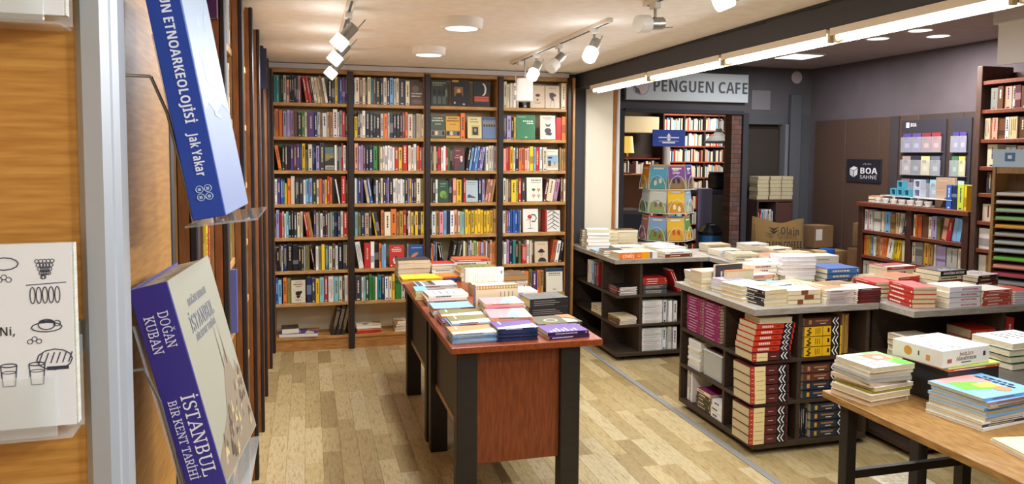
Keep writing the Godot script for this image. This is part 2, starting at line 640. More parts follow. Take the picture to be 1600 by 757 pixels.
func cover_art(b: MB, a: String, T: float, H: float, D: float) -> void:
	var lay := [0]
	var f := func(p: Vector2): return Vector3(H / 2 - p.y * H, T + 0.0004 + 0.00025 * lay[0], D / 2 - p.x * D)
	var pg := func(c: String, pts: Array):
		b.col = lin(c)
		b.poly(PackedVector2Array(pts), f, Vector3.UP)
		lay[0] += 1
	var rc := func(c: String, u0: float, v0: float, u1: float, v1: float): pg.call(c, [Vector2(u0, v0), Vector2(u1, v0), Vector2(u1, v1), Vector2(u0, v1)])
	var el := func(c: String, u: float, v: float, ru: float, rv: float):
		var pts := []
		for i in 14:
			pts.append(Vector2(u + cos(TAU * i / 14) * ru, v + sin(TAU * i / 14) * rv))
		pg.call(c, pts)
	var words := func(c: String, u0: float, u1: float, v: float, h: float):
		var u := u0
		while u < u1 - 0.03:
			var l := minf(rng.randf_range(0.05, 0.14), u1 - u)
			rc.call(c, u, v, u + l, v + h)
			lay[0] -= 1
			u += l + 0.03
		lay[0] += 1
	match a:
		"landscape":
			rc.call("5c7a80", 0, 0.72, 1, 0.98)
			rc.call("c08a48", 0, 0.55, 1, 0.6)
			pg.call("2e2a26", [Vector2(0, 0.2), Vector2(1, 0.2), Vector2(1, 0.55), Vector2(0.6, 0.5), Vector2(0.3, 0.42), Vector2(0, 0.36)])
			rc.call("b8b09a", 0, 0.02, 1, 0.2)
			words.call("3a3a36", 0.15, 0.9, 0.06, 0.06)
		"ram":
			words.call("7a5a38", 0.25, 0.8, 0.9, 0.03)
			words.call("6b3a20", 0.15, 0.85, 0.79, 0.05)
			words.call("8a5a34", 0.3, 0.7, 0.7, 0.04)
			for k in 6:
				var dd := Vector2.from_angle(k * PI / 3 + 0.5)
				pg.call("8a8070", [Vector2(0.5, 0.38) + dd * 0.36, Vector2(0.5, 0.38) + dd.rotated(0.05) * 0.36, Vector2(0.5, 0.38)])
			el.call("1e1a18", 0.5, 0.42, 0.2, 0.1)
			pg.call("1e1a18", [Vector2(0.36, 0.3), Vector2(0.66, 0.32), Vector2(0.56, 0.22), Vector2(0.44, 0.2)])
			el.call("1e1a18", 0.68, 0.47, 0.09, 0.06)
			rc.call("a0522c", 0.28, 0.12, 0.72, 0.14)
		"brown":
			el.call("6e5c4a", 0.4, 0.7, 0.28, 0.14)
			words.call("c8bca4", 0.1, 0.9, 0.46, 0.06)
			words.call("c8bca4", 0.1, 0.8, 0.34, 0.06)
			el.call("7a5040", 0.5, 0.14, 0.4, 0.1)
		"spaniel":
			words.call("e8c8b0", 0.3, 0.7, 0.88, 0.025)
			words.call("f0dcc8", 0.15, 0.85, 0.78, 0.05)
			words.call("f0dcc8", 0.18, 0.82, 0.7, 0.04)
			pg.call("f0ece4", [Vector2(0.3, 0.16), Vector2(0.55, 0.16), Vector2(0.62, 0.34), Vector2(0.5, 0.5), Vector2(0.34, 0.46), Vector2(0.24, 0.34)])
			pg.call("1c1a1a", [Vector2(0.34, 0.46), Vector2(0.5, 0.5), Vector2(0.58, 0.38), Vector2(0.48, 0.36), Vector2(0.38, 0.3)])
			el.call("f0e4d4", 0.14, 0.08, 0.05, 0.035)
		"bluefish":
			words.call("a8c4d8", 0.2, 0.9, 0.84, 0.035)
			pg.call("d8843c", [Vector2(0.12, 0.4), Vector2(0.35, 0.42), Vector2(0.66, 0.58), Vector2(0.6, 0.66), Vector2(0.34, 0.6), Vector2(0.16, 0.48)])
			words.call("8ab0cc", 0.4, 0.8, 0.1, 0.04)
		"darkfigs":
			words.call("a8a890", 0.1, 0.9, 0.87, 0.04)
			words.call("8a8a74", 0.1, 0.7, 0.78, 0.05)
			for k in 3:
				el.call("141614", 0.22 + 0.28 * k, 0.52, 0.1, 0.12)
				rc.call("565e54", 0.12 + 0.28 * k, 0.06, 0.32 + 0.28 * k, 0.36)
			pg.call("6a7460", [Vector2(0.86, 0.3), Vector2(1, 0.4), Vector2(0.98, 0.7), Vector2(0.84, 0.6)])
		"portrait":
			rc.call("c89030", 0.02, 0.92, 0.4, 0.99)
			rc.call("8a5a34", 0.14, 0.34, 0.64, 0.74)
			el.call("d0a478", 0.4, 0.58, 0.1, 0.09)
			pg.call("1a1616", [Vector2(0.14, 0.34), Vector2(0.64, 0.34), Vector2(0.52, 0.52), Vector2(0.3, 0.48)])
			rc.call("d8d0c0", 0.12, 0.08, 0.2, 0.16)
			rc.call("d8d0c0", 0.62, 0.04, 0.74, 0.1)
		"moon":
			el.call("e0d8c8", 0.6, 0.68, 0.2, 0.25)
			el.call("232228", 0.5, 0.68, 0.2, 0.24)
			rc.call("c8543c", 0.06, 0.2, 0.94, 0.4)
			words.call("7a2c20", 0.15, 0.85, 0.3, 0.03)
		"greenmen", "yellowmen":
			var dark := "d8d8c0" if a == "greenmen" else "7a5020"
			words.call(dark, 0.15, 0.8, 0.88, 0.05)
			words.call(dark, 0.08, 0.92, 0.76, 0.06)
			words.call(dark, 0.3, 0.7, 0.62, 0.03)
			rc.call("8a7a60", 0, 0.1, 1, 0.34)
			for k in 4:
				el.call(["3a2c24", "d8c8b0", "6a6a70", "2a2622"][k], 0.14 + 0.24 * k, 0.22, 0.1, 0.1)
		"framed":
			words.call("8a6c30", 0.2, 0.7, 0.86, 0.05)
			words.call("8a6c30", 0.2, 0.8, 0.74, 0.04)
			rc.call("c8b474", 0.26, 0.1, 0.84, 0.6)
			rc.call("2c2420", 0.34, 0.16, 0.74, 0.52)
			el.call("a08860", 0.54, 0.38, 0.1, 0.09)
		"bluephoto":
			rc.call("4a5a78", 0, 0.86, 1, 0.98)
			rc.call("8a8884", 0.04, 0.52, 0.96, 0.8)
			for k in 5:
				el.call("3a3632", 0.14 + 0.18 * k, 0.6, 0.07, 0.07)
		"gent":
			words.call("d8a890", 0.15, 0.6, 0.88, 0.03)
			words.call("c88870", 0.15, 0.55, 0.66, 0.04)
			words.call("d8a890", 0.05, 0.5, 0.56, 0.03)
			pg.call("3a3c40", [Vector2(0.3, 0.02), Vector2(1, 0.02), Vector2(0.96, 0.32), Vector2(0.74, 0.38), Vector2(0.5, 0.32)])
			el.call("cdbfae", 0.7, 0.54, 0.13, 0.12)
			el.call("e8e4dc", 0.72, 0.44, 0.09, 0.06)
			el.call("e4dcd0", 0.7, 0.62, 0.12, 0.04)
		"tree":
			words.call("8aa890", 0.2, 0.8, 0.82, 0.05)
			words.call("6a9a80", 0.2, 0.7, 0.7, 0.05)
			el.call("7aa838", 0.46, 0.36, 0.32, 0.18)
			el.call("5a8a30", 0.62, 0.28, 0.24, 0.12)
			rc.call("4a3a20", 0.44, 0.06, 0.52, 0.24)
		"seal":
			words.call("6a7a80", 0.1, 0.9, 0.88, 0.04)
			words.call("8a989c", 0.1, 0.8, 0.8, 0.03)
			pg.call("4a545c", [Vector2(0.1, 0.2), Vector2(0.72, 0.18), Vector2(0.84, 0.22), Vector2(0.5, 0.28), Vector2(0.3, 0.36), Vector2(0.16, 0.32)])
		"lampman":
			el.call("5c2430", 0.52, 0.56, 0.16, 0.07)
			el.call("a0302c", 0.5, 0.36, 0.07, 0.05)
			words.call("8a7054", 0.3, 0.7, 0.2, 0.03)
		"bird":
			words.call("8a7054", 0.25, 0.75, 0.88, 0.03)
			pg.call("46242c", [Vector2(0.28, 0.66), Vector2(0.5, 0.7), Vector2(0.78, 0.6), Vector2(0.7, 0.52), Vector2(0.56, 0.5), Vector2(0.62, 0.3), Vector2(0.44, 0.36), Vector2(0.3, 0.5)])
			pg.call("a08a6c", [Vector2(0.3, 0.05), Vector2(0.34, 0.05), Vector2(0.46, 0.36), Vector2(0.42, 0.36)])
			pg.call("a08a6c", [Vector2(0.62, 0.05), Vector2(0.66, 0.05), Vector2(0.62, 0.32), Vector2(0.59, 0.32)])
		"plaingreen":
			words.call("a8d0b0", 0.08, 0.5, 0.9, 0.03)
			words.call("e8f0e0", 0.36, 0.92, 0.72, 0.05)
			words.call("e8f0e0", 0.56, 0.92, 0.63, 0.05)
			el.call("e8d8a0", 0.52, 0.08, 0.07, 0.025)
		"moth":
			words.call("a04030", 0.2, 0.8, 0.88, 0.035)
			words.call("a04030", 0.3, 0.7, 0.82, 0.025)
			pg.call("3a2a24", [Vector2(0.3, 0.68), Vector2(0.5, 0.6), Vector2(0.74, 0.68), Vector2(0.6, 0.54), Vector2(0.5, 0.52), Vector2(0.4, 0.54)])
			el.call("30221e", 0.5, 0.36, 0.22, 0.12)
			pg.call("30221e", [Vector2(0.3, 0.24), Vector2(0.8, 0.28), Vector2(0.7, 0.16), Vector2(0.4, 0.18)])
		"window":
			words.call("8a8c80", 0.1, 0.8, 0.88, 0.03)
			rc.call("88a8c0", 0.05, 0.12, 0.95, 0.72)
			rc.call("c8b090", 0.05, 0.12, 0.95, 0.34)
			el.call("2e343c", 0.28, 0.6, 0.22, 0.05)
			rc.call("3c4248", 0.1, 0.2, 0.36, 0.46)
			rc.call("5a4a44", 0.66, 0.24, 0.72, 0.42)
		"trees":
			words.call("4a4034", 0.3, 0.92, 0.86, 0.045)
			words.call("8a8068", 0.3, 0.92, 0.77, 0.035)
			for k in 4:
				var cu := 0.44 if k % 2 == 0 else 0.76
				var cv := 0.46 if k < 2 else 0.22
				rc.call("5a4430", cu - 0.015, cv - 0.08, cu + 0.015, cv)
				el.call(["3c6a4c", "e0804c", "d8988c", "b8b0a0"][k], cu, cv + 0.03, 0.11, 0.055)
		"drawing":
			el.call("c0342c", 0.44, 0.66, 0.15, 0.09)
			rc.call("3a3634", 0.46, 0.16, 0.49, 0.6)
			rc.call("8a8480", 0.2, 0.52, 0.46, 0.54)
			pg.call("4a4644", [Vector2(0.55, 0.78), Vector2(0.8, 0.76), Vector2(0.92, 0.6), Vector2(0.8, 0.44), Vector2(0.56, 0.44), Vector2(0.56, 0.48), Vector2(0.78, 0.49), Vector2(0.86, 0.6), Vector2(0.77, 0.71), Vector2(0.55, 0.73)])
			rc.call("3a3634", 0.3, 0.15, 0.66, 0.165)
		"maze":
			for k in 9:
				var v0 := 0.1 + k * 0.095
				var u0 := 0.08 if k % 2 == 0 else 0.3
				pg.call("2a2826", [Vector2(u0, v0), Vector2(u0 + 0.3, v0 + 0.12), Vector2(u0 + 0.3, v0 + 0.15), Vector2(u0, v0 + 0.03)])
				pg.call("2a2826", [Vector2(u0 + 0.62, v0), Vector2(u0 + 0.36, v0 + 0.11), Vector2(u0 + 0.36, v0 + 0.14), Vector2(u0 + 0.62, v0 + 0.03)])
			rc.call("a02c28", 0.0, 0.0, 0.03, 1.0)
		"hat":
			words.call("9a8468", 0.2, 0.8, 0.86, 0.03)
			pg.call("3a2e2a", [Vector2(0.24, 0.04), Vector2(0.9, 0.04), Vector2(0.8, 0.18), Vector2(0.62, 0.24), Vector2(0.44, 0.24), Vector2(0.3, 0.16)])
			el.call("c8a888", 0.52, 0.4, 0.12, 0.11)
			el.call("2c2422", 0.5, 0.52, 0.28, 0.05)
			el.call("2c2422", 0.5, 0.58, 0.17, 0.07)
		"scholar":
			rc.call("2a4a68", 0, 0.86, 1, 1)
			words.call("6a6048", 0.15, 0.85, 0.76, 0.05)
			rc.call("2a2622", 0.1, 0.7, 0.9, 0.715)
			words.call("6a5a44", 0.4, 0.6, 0.1, 0.03)
		"sky_pink":
			pg.call("e88a8c", [Vector2(0, 0.62), Vector2(1, 0.3), Vector2(1, 1), Vector2(0, 1)])
			pg.call("84c0ec", [Vector2(0, 0.3), Vector2(0.0, 0.62), Vector2(0.72, 0.4), Vector2(0.72, 0.3)])
			words.call("f4f0ea", 0.05, 0.2, 0.72, 0.03)
		"diag":
			pg.call("f2ece4", [Vector2(0, 0), Vector2(0.5, 0), Vector2(0.2, 1), Vector2(0, 1)])
			words.call("ffffff", 0.6, 0.95, 0.8, 0.04)
		"print_lines":
			for k in 4:
				words.call("5a5048", 0.12, 0.88 - 0.1 * k, 0.78 - 0.16 * k, 0.035)
		"olive_emblem":
			el.call("c8b890", 0.4, 0.62, 0.2, 0.16)
			el.call("6a6048", 0.4, 0.62, 0.15, 0.12)
			pg.call("d8c8a0", [Vector2(0, 0.1), Vector2(0.3, 0.1), Vector2(0.6, 0.3), Vector2(0, 0.34)])
			pg.call("b87848", [Vector2(0.4, 0.0), Vector2(1, 0.0), Vector2(1, 0.34), Vector2(0.7, 0.3)])
		"bar_white":
			for k in 7:
				rc.call("efe8f0", 0.06, 0.86 - 0.1 * k, 0.1 + 0.12 * [1, 2, 3, 2, 3, 1, 2][k], 0.9 - 0.1 * k)
		"kids":
			pg.call("7cc04c", [Vector2(0.3, 0.5), Vector2(0.75, 0.45), Vector2(0.8, 0.85), Vector2(0.4, 0.9)])
			pg.call("f0a8a0", [Vector2(0.55, 0.2), Vector2(1, 0.2), Vector2(1, 0.95), Vector2(0.82, 0.9), Vector2(0.7, 0.5)])
			pg.call("ecd060", [Vector2(0.3, 0.3), Vector2(0.6, 0.3), Vector2(0.62, 0.6), Vector2(0.42, 0.62)])
			el.call("e09060", 0.25, 0.4, 0.12, 0.12)
			words.call("26304a", 0.2, 0.9, 0.2, 0.05)
			words.call("26304a", 0.3, 0.85, 0.11, 0.045)
		"kids_green":
			pg.call("6ab848", [Vector2(0.0, 0.6), Vector2(0.4, 0.5), Vector2(1, 0.7), Vector2(1, 1), Vector2(0, 1)])
			pg.call("d05a30", [Vector2(0.1, 0.4), Vector2(0.6, 0.45), Vector2(0.62, 0.85), Vector2(0.2, 0.9)])
			el.call("f0d8b0", 0.4, 0.66, 0.1, 0.1)
			el.call("8cc878", 0.3, 0.25, 0.16, 0.1)
			for k in 3:
				words.call("6a6058", 0.6, 0.95, 0.2 + 0.08 * k, 0.025)


# ---------------------------------------------------------------- back wall bookcases
func bookcase(label: String, where: Transform3D, w: float, d: float, h: float, shelf_y: Array, last: bool, group: String, proud := 0.022) -> Node3D:
	# origin at the left front foot; front at z = 0, posts stand 2 cm proud
	var t := thing("bookcase", label, "bookcase", where, group)
	var wood := "cfa568"
	obj("back_panel", rect3(-0.021, w - 0.0235, 0.02, h - 0.033, -d, -d + 0.012, mb("e2d1a8")), M["matt"], t)
	for s in [[-0.021, 0.0235], [w - 0.0285, w - 0.0235]]:
		obj("side_panel", rect3(s[0], s[1], 0, h - 0.033, -d + 0.0125, -0.002, mb("b9894f")), M["case_wood_side"], t)
	obj("plinth", rect3(0.024, w - 0.029, 0.0, 0.09, -0.03, -0.008, mb("c48e4e")), M["case_wood"], t)
	obj("bottom_board", rect3(0.024, w - 0.029, 0.09, 0.115, -d + 0.012, 0, mb("c99858"), 0.002), M["case_wood"], t)
	obj("top_board", rect3(-0.021, w - 0.0235, h - 0.032, h, -d, 0, mb("b08a58"), 0.002), M["case_wood"], t)
	for y in shelf_y:
		obj("shelf", rect3(0.024, w - 0.029, y - 0.027, y, -d + 0.012, 0, mb(wood), 0.002), M["case_wood"], t)
	for x in ([0.0, w] if last else [0.0]):
		obj("post", rect3(x - 0.022, x + 0.022, 0, h - 0.01, 0.0005 if proud < 0.03 else proud - 0.017, proud, mb("28211e"), 0.003), M["wenge"], t)
		if proud >= 0.03:
			obj("post_board", rect3(x - 0.021, x + 0.021, 0, h - 0.012, 0.0005, proud - 0.0175, mb("8f5a2c")), M["case_wood_side"], t)
	return t


func build_back_bookcases() -> void:
	var ys := [1.996, 1.727, 1.459, 1.19, 0.922, 0.654, 0.39]
	var bay := ["first", "second", "third", "fourth"]
	var rows := [
		["teal3 aqua2 darkgreen2*2 silver3 salmon3s black2*3 charcoal2 pink2 maroon1 \\red3*2 \\black2 \\cream3*2 \\beige2 \\tan2 \\white3 black3 charcoal3 yellow3 navy2 blue2 purple3 navy2",
		"silver1 orange4t*2 lilac4*2 mauve3 brown4 charcoal4 green3 cream3 purple7 navy3 silver3 tan2 white5 beige3 tan3 white5t white2 grey3t red3 black2",
		"\\orange4 darkgreen3 maroon3 black3 purple4 maroon3 purple4 blue2 yellow4t olive3s cream5 navy2*2 lilac4 charcoal6t =landscape11 white3 charcoal2 grey3 red2t white3 charcoal2",
		"white3 purple4 blue3 teal2 yellow3s orange4 cream5t charcoal5*2 white3 sky4*2 charcoal5 cream3 orange4 mauve3 yellow3 red3t orange3t black3 \\white2 gap1 red6t brown2",
		"white1 lilac4t crimson3 salmon3 white2 aqua3 black3*2 charcoal4 cream4 cream3 \\red3 \\orange2 \\tan3 purple3t silver3 olive2 white3 charcoal3 maroon3 silver3 grey3 green2 navy4*2 cream3 red6",
		"pink1 black3 charcoal2 white2 navy4 black6t black6 black3 charcoal3 white1 olive5 \\maroon2 white3 olive3 yellow4 teal4 cream4 brown3 white3 black5t charcoal6t",
		"blue2 sky4 gap1 orange4 olive4 =ram15 gap1 navy5 charcoal4 yellow4 aqua5 red4 white6 aqua5 cream4 brown2 white4t"],
		["white1 cream5 brown3 cream3 charcoal2 cream4 teal3 brown2 black5 charcoal3 cream4 navy3 sky4 silver3 cream3 black7 cream5 =brown15",
		"yellow4s charcoal3 cream2 white4t black5 charcoal4 black3 black5 silver4 orange5 white2 charcoal4 black4*2 black3 crimson3 orange3t cream6 grey4 beige3*3",
		"salmon5t lilac3 mauve3 purple3 black4 navy5 green6 gap1 olive2 cream3 white3*5 red5 yellow5 red6 gap1 cream4 cream3 white4t orange3 red4 grey2",
		"white3 blue2 charcoal3 purple3 \\cream4 \\blue4 black3 white3 charcoal3 cream3 charcoal4 purple2 lilac2 black5 white3*5 black4 lilac2 gold3 purple3 charcoal3 cream6 olive4",
		"aqua4 olive3 navy5 beige5 charcoal3 \\yellow2 \\charcoal4 orange4t cream8 orange7t tan3 gold5 red4 black2 cream3 yellow4 brown1 yellow4 charcoal3 yellow4",
		"\\white5t red6 white4t black4 orange3 sky2*2 gap3 =spaniel15 gap3 white1 =bluefish15",
		"charcoal6 white2 aqua2 darkgreen3 green3*2 white2 teal4 navy3 white4 cream3 yellow3 green6 cream4 navy4 lilac3 white3 sky4 cream4"],
		["=darkfigs15 gap3 =portrait16 gap3 =moon15 gap6",
		"=greenmen13 =yellowmen13 orange4t gap2 =framed13 =bluephoto13",
		"grey2 brown2 beige3 brown2 red4 white3*2 red3 green2 black3 charcoal2 =gent14 gap1 /black4 /sky3 /blue4 /sky3 /purple3 /lilac4 white4 cream4t white2t grey4",
		"brown2 charcoal3 white3 =tree12 charcoal3 gap1 salmon4 yellow6 black2 red2 =seal14 navy4 lilac3 /salmon3*2 /tan3",
		"black1 white4 tan3 pink4 sky3 navy3 white4 salmon3 beige3 aqua4 yellow3*9 tan3t",
		"maroon1 orange3 blue2 grey2 \\black3 \\charcoal2 gap6 /black6 /charcoal3*2 cream3 olive3 purple3 white2 beige2 lime4 cream2 orange3 lilac4 orange3 white2 black3 salmon3 orange3 tan2",
		"cream4 green3 white4 navy4 yellow3 white4*2 teal3 cream4 red4 white4 black3 cream4 orange3 white4 grey3 cream4"],
		["cream3*3 white3 beige2 gap1 \\charcoal4 gap2 =lampman14 =bird14 gap1 cream5t",
		"navy3 lilac4 black2s gold2 =plaingreen17 gap4 =moth14 red5 orange4",
		"salmon3 red2*2 yellow3 white2 black3 orange3*2 salmon3 cream2 yellow4 sky2 red4 white3 cream4 =window12 gap1 tan2*3",
		"cream3 beige2 brown3 yellow5 lime2 red3 charcoal4 gap1 =trees16 /maroon3 /cream7 /mauve4 brown3 cream2",
		"white3 rust2 blue2*5 silver1 gap2 =drawing14 gap6 red1 =maze13 gap4",
		"cream1 white3 mauve3 navy3 teal3 black3 olive3 red5s white3 cream2 brown2 gap1 =hat14 gap2 /rust4 /white4 /black3",
		"cream4 gold3 yellow3 cream3 red3 white3 orange4 olive3 purple4 orange3 tan3 gap2 =scholar15 gap1"]]
	for i in 4:
		var x: float = [-0.285, 0.334, 0.956, 1.578][i]
		bookcase("wooden bookcase with black posts, %s from the left along the back wall" % bay[i], at(x, 0, -6.2), 0.62, 0.25, 2.262, ys, i == 3, "bookcases along the back wall")
		for r in 7:
			var fr := at(x + 0.028, ys[r] + 0.0005, -6.2)
			shelf_row(fr, 0.564, rows[i][r], 0.203 if r > 0 else 0.212, 0.15, "%s shelf down, %s back bookcase" % [ORD[r + 1], bay[i]], "books on the back wall bookcases")
	# the bottom shelves: a few books lying and leaning
	var g := "books on the bottom shelves of the back wall"
	var y0 := 0.116
	place_book("large flat purple album on the bottom shelf of first back bookcase", g, 0.028, 0.3, 0.19, {"c": hue("purple"), "s": Color("e8dfd2"), "art": "olive_emblem"}, at(-0.08, y0, -6.295, -5), true)
	place_book("dark patterned book lying on the large purple album", g, 0.04, 0.13, 0.15, {"c": Color("3a332c"), "s": Color("e6dcc4"), "art": "print_lines"}, at(-0.155, y0 + 0.0285, -6.29, 4), true)
	for k in 3:
		var a := deg_to_rad(-13.0)
		var T := 0.036
		var hh := [0.215, 0.235, 0.25][k] as float
		var cen := Vector2(-T / 2, hh / 2).rotated(a)
		var px := 0.2 + k * (T / cos(a) + 0.001)
		place_book("dark brown book leaning on the bottom shelf, %s of three from left" % ORD[k + 1], g, T, hh, 0.15, {"c": Color("2c2220"), "sm": "lines", "tc": Color("b8a080")}, Transform3D(Basis(Vector3.BACK, a), Vector3(px + cen.x, y0 + cen.y, -6.28)) * Transform3D(SPINE_OUT, Vector3(-T / 2, 0, 0)), true)
	var low := [["cream", "white", 0.028, 0.0], ["orange", "orange", 0.014, 0.003], ["maroon", "red", 0.022, -0.004]]
	var yy := y0
	for k in [2, 1, 0]:
		place_book("%s book lying in the low pile at left of second back bookcase" % ["white topmost", "orange middle", "dark red lowest"][k], g, low[k][2], 0.2, 0.14, {"c": hue(low[k][0]), "s": hue(low[k][1]), "art": "olive_emblem" if k == 0 else ""}, at(0.47 + low[k][3], yy, -6.28, 3.0 * k), true)
		yy += low[k][2] + 0.0005
	yy = y0
	for k in 4:
		var T := [0.022, 0.024, 0.02, 0.022][k] as float
		place_book("%s book in the pile at right on bottom shelf, %s from bottom" % [["white", "cream", "gold", "cream"][k], ORD[k + 1]], g, T, 0.19, 0.14, {"c": hue(["white", "cream", "gold", "cream"][k]), "s": hue(["white", "cream", "gold", "white"][k]), "art": "olive_emblem" if k == 3 else ""}, at(0.78 + 0.004 * (k % 2), yy, -6.28, 180 + 4 * k), true)
		yy += T + 0.0005


# ---------------------------------------------------------------- left wall bookcases, seen edge on
func build_left_bookcases() -> void:
	var zs := [-6.19, -5.757, -5.1, -4.446, -3.79, -3.135, -2.48, -1.82]
	var fx := [-0.3, -0.29, -0.276, -0.268, -0.262, -0.262, -0.262, -0.268]
	var bay := ["far", "sixth", "fifth", "fourth", "third", "second", "nearest"]
	var ys := [1.996, 1.727, 1.459, 1.19, 0.922, 0.654, 0.39]
	for i in range(1, 7):
		var w: float = zs[i + 1] - zs[i]
		var t := at(fx[i], 0, zs[i + 1], 90)
		bookcase("wooden bookcase with black posts on left wall, %s" % ["", "farthest in the corner", "second from the far corner", "third from the far corner", "fourth from the far corner", "second from the display panel", "nearest the display panel"][i], t * Transform3D(Basis(), Vector3(0, 0, -0.018)), w, 0.23, 2.29, ys, i == 1, "bookcases along the left wall", 0.04)
	# what can be seen between the posts: the books next to each far post
	var sets := [
		["navy3t crimson3 navy4", 1, 0], ["purple4t black3 navy3 white3", 5, 0], ["tan3 white2 gold3", 5, 1], ["white3 blue3 black3 tan3", 2, 1], ["orange3 tan2 black4", 2, 4], ["white2 teal2 black4", 2, 3],
		["white4t grey3 white3", 3, 5], ["red3 cream3", 1, 5], ["lilac5t purple2 blue3", 5, 4], ["olive4 silver2 cream3", 5, 3], ["brown2 yellow4 orange3 red4", 6, 3], ["cream4 white3 black4", 6, 2], ["yellow2 charcoal4 white3", 4, 3], ["white2 grey4 silver3", 4, 4], ["black3 red3 tan3", 3, 2], ["white2 charcoal4 tan3", 4, 2],
		["tan3 brown3 white3", 6, 4], ["navy3 cream3 red3", 6, 1], ["green3 cream3 black3", 3, 1], ["cream3 blue3 tan3", 4, 1]]
	for s in sets:
		var i: int = s[1]
		var w: float = zs[i + 1] - zs[i]
		var fr := at(fx[i], ys[s[2]] + 0.0005, zs[i + 1], 90) * Transform3D(Basis(), Vector3(w - 0.03 - 0.12, 0, -0.018))
		shelf_row(fr, 0.115, s[0], 0.205, 0.15, "%s shelf down, %s left bookcase" % [ORD[s[2] + 1], bay[i]], "books glimpsed in the left bookcases")


	var g := "books glimpsed in the left bookcases"
	var own := [["tall plum purple book at far end of nearest left bookcase's top shelf", "4a2050", 0, 6, 0.245, 0.04], ["tall slate blue book low in second left bookcase", "5a64a4", 4, 5, 0.24, 0.035], ["navy book with a crimson band high in sixth left bookcase", "222a44", 0, 2, 0.245, 0.07]]
	for e in own:
		var i: int = e[3]
		var w: float = zs[i + 1] - zs[i]
		var o := {"c": Color(e[1]), "s": Color(e[1]), "keep": true, "sm": "band" if i == 2 else "", "tc": Color("9a2c34")}
		place_book(e[0], g, 0.03, e[4], 0.17, o, at(fx[i], ys[e[2]] + 0.0005, zs[i + 1], 90) * Transform3D(Basis(), Vector3(w - [0.055, 0.17, 0.17][own.find(e)], e[4] / 2, -0.085 + e[5] - 0.035)) * Transform3D(SPINE_OUT, Vector3(-0.015, 0, 0)))


